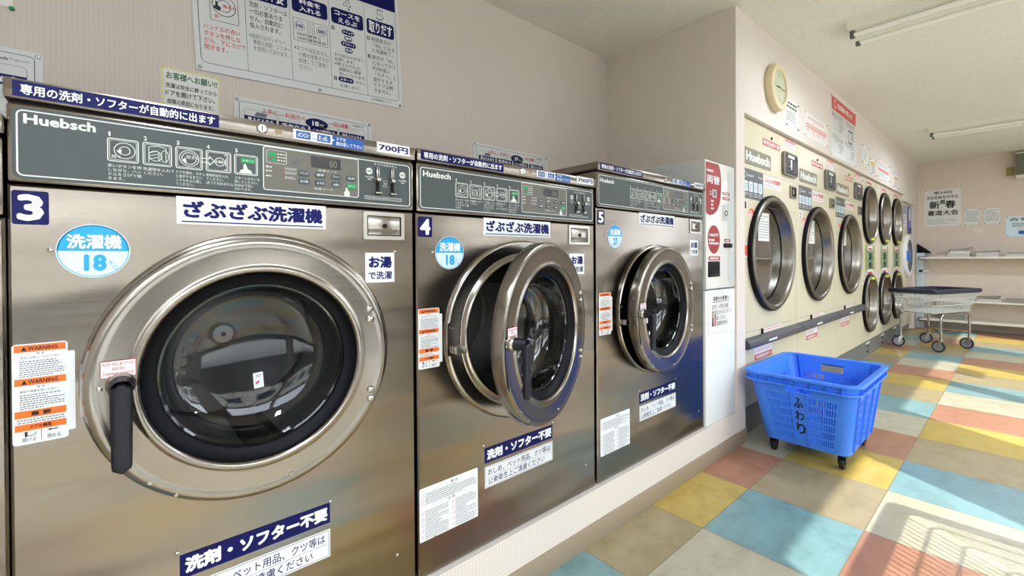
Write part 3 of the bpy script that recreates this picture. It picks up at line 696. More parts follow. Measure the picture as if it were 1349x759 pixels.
# ------------------------------------------------------------------ change machine on its cabinet
t = thing('change_machine', 'white and crimson coin change machine standing in the corner right of washer 5', 'change machine', (2.241, 1.135, Z0))
W = .351
mb = MB(FRONT); mb.box((0, .722, -.62), (W, 1.411, 0), GREYSIDE, .004); mb.box((.004, .726, -.01), (W - .004, 1.407, .006), CHANGER, .003); mb.make('housing', t)
mb = MB(FRONT); c = .0066
red = [(.006, 1.128), (.006, 1.393), (.012, 1.399), (.142, 1.399)] + [(.142 + .038 * math.sin(a), 1.30 + .099 * math.cos(a)) for a in [i * .16 for i in range(1, 10)]] + [(.178, 1.25), (.165, 1.195), (.135, 1.15), (.09, 1.124), (.04, 1.117)]
mb.poly(red[::-1], c, CRIMSON)
mb.rrect(.255, .74, W - .008, 1.385, .05, c - .0003, GREYSIDE)
mb.text('両替', .014, 1.287, .162, 1.333, c + .0006, WHITEV, .02); mb.greek(.014, 1.348, .09, 1.362, 1, c + .0006, WHITEV, .8)
mb.rrect(.075, 1.215, .125, 1.258, .004, c + .0006, GREYSIDE); mb.rect(.085, 1.222, .118, 1.25, c + .0009, DGREY); mb.ring(.055, 1.237, .012, .003, c + .0006, WHITEV, 14)
for z in (1.195, 1.175, 1.155): mb.greek(.06, z - .006, .09, z + .006, 1, c + .0006, WHITEV, .8)
mb.disc(.092, .99, .07, c, CRIMSON, 36, .077); mb.text('1000円', .04, 1.005, .14, 1.022, c + .0006, WHITEV, .02); mb.greek(.036, .96, .148, .995, 2, c + .0006, WHITEV, .6)
for a0, b0, a1, b1 in ((.196, 1.24, .283, 1.256), (.196, 1.213, .283, 1.229), (.214, .98, .29, .996), (.03, .878, .162, .899)): mb.rrect(a0, b0, a1, b1, .006, c, CRIMSON); mb.greek(a0 + .015, b0 + .004, a1 - .015, b1 - .004, 1, c + .0006, WHITEV, .8)
mb.make('lettering', t)
mb = MB(FRONT); mb.rrect(.195, 1.096, .283, 1.185, .003, .0075, GREYSIDE); mb.lathe(.235, 1.139, [(.016, .0075), (.016, .013), (.009, .016), (0, .016)], CHROME, 20); mb.rect(.232, 1.13, .238, 1.148, .0163, DARK); mb.make('lock_plate', t)
mb = MB(FRONT); mb.prism(MB.rr(.207, .947, .305, .972, .008, 3), .006, .012, RUBBER); mb.box((.215, .955, .012), (.27, .962, .0125), DARK); mb.make('coin_slot', t)
mb = MB(FRONT); mb.box((.024, .789, .004), (.155, .872, .010), RUBBER, .002); mb.box((.032, .797, .010), (.147, .803, .014), HANDLE, .001); mb.box((.035, .83, .009), (.144, .866, .0104), DARK); mb.make('note_slot', t)
mb = MB(FRONT); mb.box((0, .001, -.60), (W + .002, .716, .004), CHANGER2, .004); mb.make('cabinet', t)

t = MB(FRONT); t.box((.0, 0, 0), (.325, .235, .001), PAPER); t.text('両替のお客様へ', .06, .185, .25, .21, .0013, INK, .02); t.rect(.055, .178, .255, .181, .0013, INK)
t.para(['五千円・一万円札は両替', '機が使えませんのでスタッフ', '　　お越しください。', '　　　営業時間 9時から'], .045, .045, .275, .168, .0013, INK, .004)
t.poly([(.045, .05), (.065, .05), (.062, .1), (.048, .1)], .0013, INK); t.disc(.055, .105, .008, .0013, ORANGE, 12); t.poly([(.072, .05), (.09, .05), (.088, .1), (.074, .1)], .0013, REDINK); t.disc(.081, .105, .008, .0013, INK, 12)
tag(t.make('paper_notice', None, (2.262, 1.130, .672)), 'white notice taped on the cabinet under the change machine', 'notice')

# ------------------------------------------------------------------ tumble dryers
def dryer_door(mb_parent, cx, cz, R, depth, root, paper=False, lime=False):
    mb = MB(FRONT)
    mb.lathe(cx, cz, [(R, 0), (R + .004, .012), (R + .002, .024), (R - .006, .030)], RUBBER, 64)
    mb.lathe(cx, cz, [(R - .006, .030), (R - .012, .037), (R - .030, .038), (R - .038, .032)], RINGM, 64)
    mb.lathe(cx, cz, [(R - .038, .032), (R - .044, .02), (R - .048, -.005), (R - .058, -depth + .004), (R - .072, -depth)], [RINGM, TUBM, TUBM, TUBM], 64)
    d = mb.make('door', root)
    g = MB(FRONT); g.disc(cx, cz, R - .068, -depth + .002, DGLASS, 48); g.make('door_glass', d)
    g = MB(FRONT); g.ring(cx, cz, R - .058, .012, -depth + .005, RUBBER, 48); g.make('gasket', d)
    if paper:
        g = MB(FRONT); a = cx - R * .30; g.rect(a, cz + R * .22, a + R * .5, cz + R * .72, -depth + .006, PAPER); g.greek(a + .01, cz + R * .26, a + R * .5 - .01, cz + R * .68, 9, -depth + .0064, GREYINK, .3); g.make('paper', d)
    if lime:
        g = MB(FRONT); s = lime; g.poly([(cx - .09, cz + s * (R - .035)), (cx + .09, cz + s * (R - .035)), (cx + .09, cz + s * (R - .06)), (cx - .09, cz + s * (R - .06))], .0385, LIME); g.make('sticker', d)
    return d
DW, DH = .99, 1.946
def dryer(k, label):
    r = thing('tumble_dryer', label, 'tumble dryer', (2.722 + DW * k, 1.15, 0), 0, 'large cream tumble dryers')
    z0 = .176
    mb = MB(FRONT); mb.holed(.001, z0, DW - .001, DH, [(.001, z0, DW - .001, DH, .475, 1.118, .35)], .62, CREAM, .003); e = .0004
    mb.rect(.001, 1.639, DW - .001, 1.641, e, TAUPE); mb.pline([(.34, 1.639), (.34, 1.42), (.96, 1.42), (.96, .63), (.03, .63)], .0022, e, TAUPE)
    mb.make('body', r)
    mb = MB(FRONT); mb.box((.001, 0, -.6), (DW - .001, z0, -.012), BASEG); mb.make('base', r)
    # inner drum seen through the glass
    mb = MB(FRONT); mb.lathe(.475, 1.118, [(.30, -.08), (.36, -.09), (.36, -.56), (0, -.57)], [DARK, DRUM, DRUMB], 48, uv=True); mb.make('drum', r)
    dryer_door(None, .475, 1.118,   .381, .045, r, paper=True)
    mb = MB(FRONT); mb.rrect(.049, 1.668, .47, 1.768, .004, .003, TAUPE); mb.text('Huebsch', .07, 1.688, .45, 1.75, .0036, PRINT, .06); mb.make('name_plate', r)
    mb = MB(FRONT); mb.rect(.34, 1.827, .64, 1.869, .0006, REDINK); mb.text('専用洗剤不要', .35, 1.833, .63, 1.863, .001, WHITEV, .02); mb.make('red_label', r)
    mb = MB(FRONT); mb.lathe(.486, 1.889, [(.009, 0), (.009, .006), (0, .008)], DARK, 12); mb.make('plug', r)
    mb = MB(FRONT); mb.rect(.745, 1.86, .95, 1.935, .0006, WHITEV); mb.rect(.745, 1.918, .95, 1.935, .001, PINKINK); mb.greek(.755, 1.864, .94, 1.914, 4, .001, PINKINK, .4); mb.make('pink_label', r)
    mb = MB(FRONT); o = MB.rr(.668, 1.674, .956, 1.838, .02); mb.prism(MB.rr(.668, 1.674, .956, 1.838, .03, 4), 0, .018, mat('olive_grey_frame', C(112, 108, 92), .5)); mb.rrect(.705, 1.684, .946, 1.828, .012, .0186, mat('dark_coin_face', C(52, 52, 52), .6)); mb.rect(.75, 1.80, .88, 1.82, .019, PRINT)
    mb.rrect(.80, 1.72, .83, 1.79, .004, .019, DULLCHROME); mb.lathe(.78, 1.735, [(.014, .019), (.012, .026), (0, .028)], CHROME, 14); mb.greek(.72, 1.70, .78, 1.81, 5, .019, GREYINK, .5); mb.greek(.86, 1.70, .93, 1.79, 5, .019, GREYINK, .5); mb.make('coin_unit', r)
    mb = MB(FRONT); mb.rrect(.033, 1.455, .338, 1.637, .003, .0015, DGREY); mb.ring(.065, 1.60, .018, .004, .002, PRINT, 16); mb.text('Huebsch', .09, 1.593, .19, 1.607, .002, PRINT, .02); mb.text('乾燥機', .26, 1.593, .325, 1.609, .002, PRINT)
    for q in range(4): a = .043 + .074 * q; mb.rrect(a, 1.50, a + .058, 1.563, .006, .002, PALEB); mb.greek(a + .012, 1.512, a + .046, 1.55, 3, .0024, GREYINK, .4); mb.greek(a, 1.467, a + .06, 1.493, 3, .002, PRINT, .4)
    mb.make('instruction_plate', r)
    mb = MB(FRONT); mb.rect(.355, 1.55, .65, 1.626, .0006, WHITEV); mb.text('ふわふわ乾燥機', .362, 1.583, .643, 1.618, .001, REDINK, .02); mb.greek(.362, 1.556, .63, 1.576, 2, .001, PINKINK, .4); mb.make('softness_label', r)
    mb = MB(FRONT); mb.box((.825, 1.523, 0), (.948, 1.61, .012), TAUPE, .003); mb.rrect(.84, 1.533, .935, 1.60, .005, .0125, LCD); mb.rect(.865, 1.55, .89, 1.585, .013, ALU); mb.make('coin_return', r)
    mb = MB(FRONT); mb.rect(.042, 1.386, .092, 1.438, .0006, WHITEV); mb.text(str(k + 1), .055, 1.39, .080, 1.434, .001, INK, .02); mb.make('number_sticker', r)
    mb = MB(FRONT); mb.poly(MB.circ(.155, 1.366, .05, 16, .03, 0, PI), .0006, ORRED); mb.rect(.125, 1.325, .185, 1.362, .0006, WHITEV); mb.text('15', .135, 1.330, .175, 1.357, .001, ORRED, .02); mb.greek(.118, 1.369, .19, 1.383, 1, .001, WHITEV, .8); mb.make('capacity_sticker', r)
    if k == 0:
        mb = MB(FRONT); mb.rect(.02, 1.09, .12, 1.165, .0006, WHITEV); mb.rect(.02, 1.14, .12, 1.165, .001, ORRED); mb.poly([(.05, 1.14), (.05, 1.12), (.035, 1.12), (.07, 1.098), (.105, 1.12), (.09, 1.12), (.09, 1.14)], .001, ORRED); mb.make('arrow_sticker', r)
    # lint drawer rail
    mb = MB(FRONT); a1 = DW if k < 2 else DW + .0
    pr = [(0, .535), (.038, .538), (.046, .55), (.046, .566), (.030, .588), (0, .597)]
    mb.loft([[(x, p[1], p[0]) for p in pr] for x in (.006 if k else .02, a1 - .004)], RAIL); rl = mb.make('lint_drawer_rail', r)
    mb = MB(FRONT); mb.poly([(.31, .555), (.45, .555), (.45, .568), (.31, .568)], .0468, WHITEV); mb.make('label', rl)
    mb = MB(FRONT); mb.box((.300, .597, 0), (.316, .632, .012), DARK, .003); mb.make('catch', r)
    mb = MB(FRONT); mb.rect(.34, .605, .66, .628, .0006, WHITEV); mb.greek(.35, .609, .65, .624, 1, .001, PINKINK, .6); mb.rect(.2, .44, .48, .52, .0006, WHITEV); mb.rect(.2, .44, .48, .475, .001, REDINK); mb.text('乾燥機使用中', .22, .446, .46, .468, .0014, WHITEV, .02); mb.greek(.22, .485, .46, .51, 2, .001, PINKINK, .4); mb.make('lower_label', r)
    return r
dryer(0, 'cream tumble dryer marked 1, the one behind the blue basket')
dryer(1, 'cream tumble dryer marked 2, between dryers 1 and 3')
dryer(2, 'cream tumble dryer marked 3, next to the double-decker dryers')
SW = .765
def stack(k, label):
    r = thing('stacked_dryer', label, 'stacked dryer', (2.722 + 3 * DW + SW * k, 1.15, 0), 0, 'double-decker small dryers')
    mb = MB(FRONT); mb.holed(.001, .176, SW - .001, DH, [(.001, .176, SW - .001, 1.07, .33, .585, .287), (.001, 1.07, SW - .001, DH, .33, 1.548, .283)], .62, CREAM, .003); mb.make('body', r)
    mb = MB(FRONT); mb.box((.001, 0, -.6), (SW - .001, .176, -.012), BASEG); mb.box((.25, .13, -.012), (.42, .15, -.010), WHITEV); mb.box((.30, .10, -.012), (.34, .12, -.009), DARK); mb.box((.28, .04, -.012), (.36, .055, -.009), DARK); mb.make('base', r)
    for z, R, s in ((1.548, .313, -1), (.585, .317, 1)):
        mb = MB(FRONT); mb.lathe(.33, z, [(.24, -.075), (.30, -.085), (.30, -.55), (0, -.56)], [DARK, DRUM, DRUMB], 40, uv=True); mb.make('drum', r)
        dryer_door(None, .33, z, R, .045, r, lime=s)
    mb = MB(FRONT); mb.rect(.16, .955, .60, 1.185, .002, ALU)
    for a in (.17, .53): mb.rect(a, .93, a + .06, 1.225, .0024, LIME); mb.rect(a + .012, .94, a + .03, 1.215, .0028, DGREY); mb.rect(a + .04, .94, a + .05, 1.215, .0028, DGREY)
    mb.rect(.25, .955, .51, 1.15, .0028, mat('green_coin_panel', C(96, 140, 112), .5))
    mb.box((.33, 1.06, .002), (.43, 1.13, .012), LCD, .002); mb.box((.33, .97, .002), (.43, 1.03, .012), LCD, .002)
    for z in (.985, 1.02, 1.09, 1.12): mb.disc(.28, z, .012, .0032, PRINT, 10); mb.disc(.48, z, .012, .0032, GREEN, 10)
    mb.rect(.26, 1.16, .50, 1.21, .003, WHITEV); mb.rect(.29, 1.165, .47, 1.185, .0034, REDINK); mb.rect(.22, .90, .52, .95, .003, WHITEV); mb.rect(.26, .905, .48, .925, .0034, REDINK)
    mb.make('coin_panel', r)
    mb = MB(FRONT); mb.rect(.22, 1.885, .47, 1.925, .0006, WHITEV); mb.rect(.23, 1.89, .46, 1.908, .001, REDINK); mb.greek(.23, 1.911, .46, 1.923, 1, .001, PINKINK, .5); mb.rect(.02, 1.86, .12, 1.925, .0006, WHITEV); mb.disc(.07, 1.895, .024, .001, PINKINK, 12); mb.rect(.02, .80, .11, .87, .0006, WHITEV); mb.disc(.065, .835, .024, .001, PINKINK, 12); mb.make('label', r)
    return r
stack(0, 'two-deck small dryer directly right of the dryer marked 3')
stack(1, 'middle one of the three two-deck small dryers')
stack(2, 'two-deck small dryer farthest from the washers, beside the white-ringed machine')
r = thing('tumble_dryer', 'short cream machine with a white ring door and blue handle at the row end', 'dryer', (2.722 + 3 * DW + 3 * SW + .03, 1.15, 0))
mb = MB(FRONT); mb.box((0, .10, -.55), (.72, 1.862, 0), CREAM, .004); mb.box((.02, 0, -.5), (.70, .10, -.02), BASEG); mb.make('body', r)
mb = MB(FRONT); mb.lathe(.36, 1.10, [(.31, 0), (.31, .02), (.30, .035), (.26, .045), (.235, .04)], WHITEV, 48); mb.lathe(.36, 1.10, [(.235, .04), (.22, .02), (.15, -.02), (0, -.03)], DGREY, 48); d = mb.make('door', r)
mb = MB(FRONT); mb.box((.085, 1.03, .03), (.13, 1.17, .075), BLUEH, .012); mb.make('door_handle', d)
mb = MB(FRONT); mb.rect(.06, 1.70, .34, 1.82, .001, mat('lilac_label', C(150, 156, 196), .5)); mb.rect(.06, 1.52, .34, 1.69, .001, WHITEV); mb.greek(.09, 1.55, .3, 1.68, 5, .0014, GREYINK, .4); mb.make('label', r)
mb = MB(FRONT); mb.box((.42, 1.43, 0), (.68, 1.82, .012), mat('blue_violet_panel', C(88, 100, 176), .4), .003); mb.rect(.47, 1.62, .62, 1.80, .0125, PALEB); mb.box((.55, 1.43, .012), (.66, 1.52, .02), LCD, .002); mb.make('control_panel', r)

# ------------------------------------------------------------------ signs on the wall behind the washers
def sign(name, label, cat, w, h, M, base=SIGNW, thk=.004, group=None, r=.004):
    mb = MB(FRONT); mb.prism(MB.rr(0, 0, w, h, r, 3), 0, thk, base); o = mb.make(name); o.matrix_world = M; tag(o, label, cat, group)
    return o, MB(FRONT)
def onback(x, z, tilt=0): return T(x, YB - (.002 if tilt else 0), z) @ Matrix.Rotation(-math.radians(tilt), 4, 'Y')
def onwall(x, z): return T(x, YW, z)
def onfar(y, z): return Matrix(((0, 1, 0, XF), (-1, 0, 0, y), (0, 0, 1, z), (0, 0, 0, 1)))
def screws(o, w, h, m=.010, thk=.004, pts=None):
    for a, b_ in pts or ((m, m), (w - m, m), (w - m, h - m), (m, h - m)):
        q = MB(FRONT); q.lathe(a, b_, [(.007, thk), (.006, thk + .003), (0, thk + .004)], ALU, 12); q.make('screw', o)
w, h, c = .803, .64, .0045
o, mb = sign('instruction_board', 'large white board of numbered washing steps, highest sign on the wall', 'sign', w, h, onback(.205, 1.792, 2.4))
mb.rring(.016, .03, w - .016, h - .015, .02, .0018, c, NAVYINK)
mb.rect(.016, .452, w - .016, .56, c, NAVY); mb.text('洗濯機のご利用方法', .2, .475, .62, .535, c + .0005, WHITEV, .03)
for a in (.165, .322, .478, .634): mb.rect(a - .0006, .032, a + .0006, .452, c, NAVYINK)
cols = [.018, .168, .325, .481, .637, .785]
heads = ['ドアを開ける', '洗剤不要', '料金を|入れる', 'コースを|えらぶ', '取りだす']
for i in range(5):
    a0, a1 = cols[i] + .007, cols[i + 1] - .009; mm = (a0 + a1) / 2
    mb.text(str(i + 1), mm - .017, .393, mm + .017, .442, c, NAVYINK, .03); mb.text(str(i + 1), mm - .014, .397, mm + .014, .438, c + .0004, SIGNW, .008)
    hh = .318 if i else .33; mb.rrect(a0, hh, a1, .386, .012, c, NAVY)
    hl = heads[i].split('|')
    for q, t_ in enumerate(hl):
        lh = (.386 - hh - .008) / len(hl); wd = min((a1 - a0) * .9, .028 * len(t_)); zt = .386 - .004 - lh * q
        mb.text(t_, mm - wd / 2, zt - lh + .004, mm + wd / 2, zt - .004, c + .0006, WHITEV, .025)
mb.rring(.052, .195, .142, .268 + .05, .002, .0016, c, NAVYINK); mb.ring(.097, .256, .038, .0022, c, NAVYINK); mb.ring(.097, .256, .022, .002, c, NAVYINK); mb.text('開く', .066, .206, .086, .218, c + .0004, REDINK, .01); mb.text('閉まる', .094, .25, .132, .262, c + .0004, REDINK, .01)
mb.poly([(.064, .24), (.082, .234), (.088, .248), (.078, .254), (.076, .268), (.070, .268), (.070, .252), (.064, .25)], c + .0004, INK)
mb.para(['ハンドルの赤い', 'ボタンを押しな', 'がら、下にさげて', '開きます。'], .028, .078, .160, .178, c, REDINK, .006)
mb.para(['洗剤・ソフターは', '一切必要ありま', 'せん。自動的に', '投入されます。'], .178, .20, .312, .308, c, INK, .004); mb.para(['※当店ではランドリー', '　専用の洗剤・ソフター', '　を使用しております。'], .172, .115, .318, .185, c, GREYINK, .003)
mb.rring(.333, .2, .468, .292, .002, .0015, c, NAVYINK)
for a, t_ in ((.358, '100'), (.443, '500')): mb.ring(a, .262, .019, .0015, c, NAVYINK); mb.text(t_, a - .013, .254, a + .013, .27, c, NAVYINK, .03)
for a in (.388, .406): mb.rring(a, .243, a + .010, .284, .001, .0012, c, NAVYINK)
mb.para(['500円硬貨と', '100円硬貨専用'], .345, .204, .458, .238, c, INK, .003)
mb.para(['※おつりは出ません。', '　小銭を用意するか', '　両替してご使用く', '　ださい。'], .332, .082, .470, .182, c, GREYINK, .003)
for q, t_ in enumerate(('クイック', '標準', 'デリケート', '毛布')):
    wd = (.055, .035, .066, .035)[q]; zt = .302 - .0262 * q; mb.rrect(.557 - wd / 2, zt - .022, .557 + wd / 2, zt, .011, c, NAVY); mb.text(t_, .557 - wd * .4, zt - .0175, .557 + wd * .4, zt - .0045, c + .0005, WHITEV, .02)
mb.rect(.487, .288, .499, .304, c, INK); mb.text('1', .491, .291, .495, .301, c + .0005, WHITEV, .02); mb.rect(.487, .07, .499, .086, c, INK); mb.text('2', .490, .073, .496, .083, c + .0005, WHITEV, .02)
mb.para(['から好みのボタン', 'を押します。', '※押さなければ、', '　自動的に標準', '　洗いになります。'], .492, .092, .63, .192, c, INK, .003)
mb.rrect(.505, .068, .572, .09, .011, c, NAVY); mb.text('スタート', .513, .073, .565, .085, c + .0005, WHITEV, .02); mb.text('ボタン', .58, .072, .625, .086, c, INK, .003); mb.text('を押します。', .512, .044, .60, .058, c, INK, .003)
mb.rect(.643, .288, .655, .304, c, INK); mb.text('1', .647, .291, .651, .301, c + .0005, WHITEV, .02); mb.rect(.643, .205, .655, .221, c, INK); mb.text('2', .646, .208, .652, .218, c + .0005, WHITEV, .02)
mb.para(['時間表示が', '「00」になる', 'と洗濯終了。'], .662, .232, .775, .308, c, INK, .003); mb.para(['表示が「00」', 'になってから', '約5秒後に', '「カチッ」と', '音がするま', 'でドアは開', 'きません。'], .662, .048, .775, .225, c, INK, .003)
mb.text('Huebsch', .665, .014, .705, .023, c, INK, .03); mb.text('Originators', .708, .014, .75, .023, c, GREYINK); mb.ring(.655, .0185, .006, .0015, c, INK, 12)
mb.make('lettering', o); screws(o, w, h, pts=((.012, .012), (w * .53, .012), (w - .012, .012)))

o, mb = sign('notice', 'paper notice with a yellow-green zigzag border below the large board', 'notice', .172, .205, onback(.106, 1.574), PAPER, .0015)
z = .0018
for i in range(24):
    for a, b_ in ((.172 * i / 24, .197), (.172 * i / 24, .0)): mb.poly([(a, b_), (a + .0035, b_), (a + .0072, b_ + .008), (a + .0037, b_ + .008)], z, YELL)
for i in range(28):
    for a in (0, .164): mb.poly([(a, .205 * i / 28), (a + .008, .205 * i / 28 + .0035), (a + .008, .205 * i / 28 + .007), (a, .205 * i / 28 + .0035)], z, YELL)
mb.text('お客様へお願い!!', .014, .163, .162, .190, z, DGREEN, .025); mb.text('洗濯は完全に終ってから', .012, .132, .160, .150, z, INK, .018); mb.text('ドアを開けて下さい。', .012, .104, .155, .124, z, INK, .018); mb.text('故障の原因になります。', .016, .076, .150, .094, z, INK, .018); mb.make('lettering', o)

def load_board(label, kg, x, z, w, h, full=True):
    o, mb = sign('capacity_board', label, 'sign', w, h, onback(x, z), group=None)
    c = .0045; f = lambda a: a * w; t_ = h - .0
    mb.rring(f(.03), -.0 + .012, f(.97), h - .014, .012, .0016, c, NAVYINK)
    mb.text('上手に…お洗たく', f(.17), h - .047, f(.47), h - .027, c, REDINK, .015)
    mb.disc(f(.555), h - .05, f(.085), c + .0003, NAVY, 32, .022); mb.text(kg, f(.52), h - .060, f(.57), h - .040, c + .0008, WHITEV, .04); mb.text('キロ', f(.575), h - .058, f(.605), h - .048, c + .0008, WHITEV, .02)
    mb.text('一回の適量', f(.65), h - .047, f(.80), h - .027, c, REDINK, .015); mb.text('Huebsch', f(.84), h - .030, f(.90), h - .022, c, INK, .03); mb.greek(f(.905), h - .030, f(.945), h - .022, 1, c, GREYINK)
    for i, n in enumerate(('夏ふとんなら', '毛布なら', 'こたつ布団なら', '羽毛ふとんなら')):
        a0 = f(.06 + .222 * i); a1 = a0 + f(.21); b1 = h - .040 - .0
        mb.rring(a0, .03, a1, b1, .012, .0012, c, GREYINK); mb.rect(a0 + .001, b1 - .052, a1 - .001, b1 - .026, c + .0003, NAVY); mb.text(n, a0 + .012, b1 - .047, a1 - .012, b1 - .031, c + .0008, WHITEV, .02)
        q = (a0 + a1) / 2; mb.poly([(q - .022, b1 - .023), (q + .016, b1 - .024), (q + .025, b1 - .010), (q - .013, b1 - .008)], c + .0003, GREYINK if i == 0 else SIGNW); mb.pline([(q - .022, b1 - .023), (q + .016, b1 - .024), (q + .025, b1 - .010), (q - .013, b1 - .008)], .001, c + .0006, GREYINK, True)
        mb.text('2 枚', q - .02, b1 - .090, q + .02, b1 - .072, c, INK, .01)
    mb.make('lettering', o); screws(o, w, h)
load_board('white 18 kilo load chart board behind washer 3, below the large board', '18', .320, 1.512, .534, .212)
load_board('small white 27 kilo load chart board showing above washer 4', '27', 1.422, 1.525, .561, .212)
o, mb = sign('capacity_board', 'white sign with blue bars cut off by the left edge, above washer 3', 'sign', .50, .30, onback(-.673, 1.43))
mb.rring(.012, .012, .484, .286, .012, .0016, c, NAVYINK); mb.text('Huebsch', .38, .262, .43, .271, c, INK, .03); mb.text('Originators', .432, .262, .474, .271, c, GREYINK)
mb.rring(.25, .012, .468, .250, .012, .0012, c, GREYINK); mb.rect(.252, .188, .467, .22, c + .0003, NAVY); mb.text('夏ふとんなら', .27, .193, .455, .215, c + .0008, WHITEV, .02); mb.text('枚', .38, .158, .40, .178, c, INK); mb.pline([(.36, .225), (.39, .225), (.40, .248), (.372, .246)], .001, c, INK, True); mb.rect(.25, .148, .468, .149, c, GREYINK); mb.rect(.25, .105, .468, .106, c, GREYINK)
mb.make('lettering', o); screws(o, .50, .30)
o, mb = sign('paper_notice', 'scrap of white notice with a green pin in the top left corner', 'notice', .12, .16, onback(-.352, 1.853), PAPER, .0012)
mb.greek(.02, .02, .11, .14, 6, .0015, GOLD, .4); mb.make('lettering', o)
q = MB(FRONT); q.lathe(.118, -.004, [(.006, .0012), (.006, .008), (.004, .012), (0, .0125)], GREEN, 12); q.make('pin', o)

# ------------------------------------------------------------------ clock and papers above the dryers
t = thing('wall_clock', 'round cream wall clock above the first tumble dryer', 'clock', (3.165, YW, 2.205))
mb = MB(FRONT); mb.lathe(0, 0, [(.148, 0), (.154, .01), (.154, .03), (.145, .046), (.124, .052), (.112, .048), (.108, .040)], CLOCKC, 56); mb.make('case', t)
mb = MB(FRONT); mb.disc(0, 0, .109, .039, CLOCKF, 48)
for i in range(12):
    a = PI / 6 * i; mb.line((.090 * math.sin(a), .090 * math.cos(a)), (.103 * math.sin(a), .103 * math.cos(a)), .004, .0395, GREYINK)
mb.text('12', -.012, .066, .012, .084, .0395, GREYINK, .01); mb.text('6', -.006, -.084, .006, -.066, .0395, GREYINK, .01); mb.text('3', .069, -.009, .081, .009, .0395, GREYINK, .01); mb.text('9', -.081, -.009, -.069, .009, .0395, GREYINK, .01); mb.make('dial', t)
for nm, a, ln, wd in (('hour_hand', math.radians(265), .06, .006), ('minute_hand', math.radians(95), .09, .004)):
    mb = MB(FRONT); mb.line((0, 0), (ln * math.sin(a), ln * math.cos(a)), wd, .042, INK); mb.disc(0, 0, .006, .0425, INK, 12); mb.make(nm, t)
mb = MB(FRONT); mb.disc(0, 0, .111, .047, PANE, 40); mb.make('glass', t)
def pins(o, w, h, col=INK, thk=.0015):
    for a, b_ in ((.012, .01), (w - .012, .012), (w - .01, h - .01), (.012, h - .012)):
        q = MB(FRONT); q.lathe(a, b_, [(.006, thk), (.005, thk + .006), (0, thk + .007)], col, 8); q.make('pin', o)
e = .0018
o, mb = sign('paper_notice', 'white sheet of text pinned just right of the wall clock', 'notice', .262, .197, onwall(3.392, 2.01), PAPER, .0015)
mb.greek(.02, .13, .23, .185, 2, e, INK, .55); mb.greek(.02, .045, .20, .115, 4, e, GREYINK, .4); mb.text('店主', .20, .015, .24, .035, e, INK); mb.make('lettering', o); pins(o, .262, .197)
o, mb = sign('price_notice', 'white sheet with a red band and four red price columns', 'notice', .575, .19, onwall(3.785, 2.012), PAPER, .0015)
mb.greek(.08, .145, .48, .165, 1, e, PINKINK, .5); mb.rect(.03, .075, .55, .108, e, PINKINK); mb.greek(.04, .08, .54, .103, 1, e + .0004, PAPER, .5)
for q_ in range(4): mb.text(('8分', '10分', '12分', '15分')[q_], .04 + .13 * q_, .045, .12 + .13 * q_, .068, e, PINKINK, .01)
mb.make('lettering', o); pins(o, .575, .19, PINKINK)
o, mb = sign('dryer_poster', 'large poster with a red heading band above dryer 3', 'poster', .85, .535, onwall(4.475, 1.968), SIGNW, .003)
z = .0035; mb.rect(.02, .405, .83, .52, z, PINKINK); mb.rect(.02, .405, .83, .52, z + .0003, mat('brick_red_print', C(206, 84, 76), .6)); mb.ring(.12, .462, .04, .01, z + .0008, WHITEV); mb.text('乾燥機の使い方', .20, .44, .70, .49, z + .0008, WHITEV, .02)
for a, b_ in ((.03, .23), (.44, .23), (.03, .04), (.44, .04)):
    mb.text(str(1 + (a > .2) + 2 * (b_ < .2)), a + .01, b_ + .12, a + .04, b_ + .16, z, REDINK, .03); mb.greek(a + .06, b_ + .11, a + .36, b_ + .16, 3, z, GREYINK, .4); mb.rring(a + .06, b_ + .01, a + .2, b_ + .1, .004, .002, z, GREYINK); mb.greek(a + .22, b_ + .01, a + .37, b_ + .1, 5, z, GREYINK, .4)
mb.rring(.56, .20, .70, .32, .004, .012, z, INK); mb.make('lettering', o); screws(o, .85, .535, .015, .003)
o, mb = sign('paper_notice', 'narrow upright white sheet pinned right of the red-headed poster', 'notice', .28, .19, onwall(5.572, 2.06), PAPER, .0015); mb.greek(.05, .03, .22, .16, 6, e, GREYINK, .25); mb.make('lettering', o); pins(o, .28, .19)
o, mb = sign('paper_notice', 'small sheet with a yellow heading between two white sheets above the stacked dryers', 'notice', .27, .18, onwall(5.93, 1.982), PAPER, .0015); mb.rect(.04, .115, .24, .15, e, GOLD); mb.greek(.06, .02, .22, .105, 4, e, NAVYINK, .4); mb.make('lettering', o); pins(o, .27, .18)
o, mb = sign('paper_notice', 'wide white sheet crossed by a red band, above the stacked dryers', 'notice', .64, .2, onwall(6.312, 2.005), PAPER, .0015); mb.rect(.03, .08, .60, .112, e, PINKINK); mb.greek(.05, .13, .55, .185, 3, e, GREYINK, .25); mb.greek(.05, .02, .55, .07, 2, e, GREYINK, .25); mb.make('lettering', o); pins(o, .64, .2)
o, mb = sign('paper_notice', 'small yellow-headed sheet nearest the far corner', 'notice', .28, .195, onwall(7.244, 1.975), PAPER, .0015); mb.rect(.04, .11, .25, .145, e, GOLD); mb.greek(.06, .02, .22, .10, 4, e, GREYINK, .4); mb.make('lettering', o); pins(o, .28, .195)

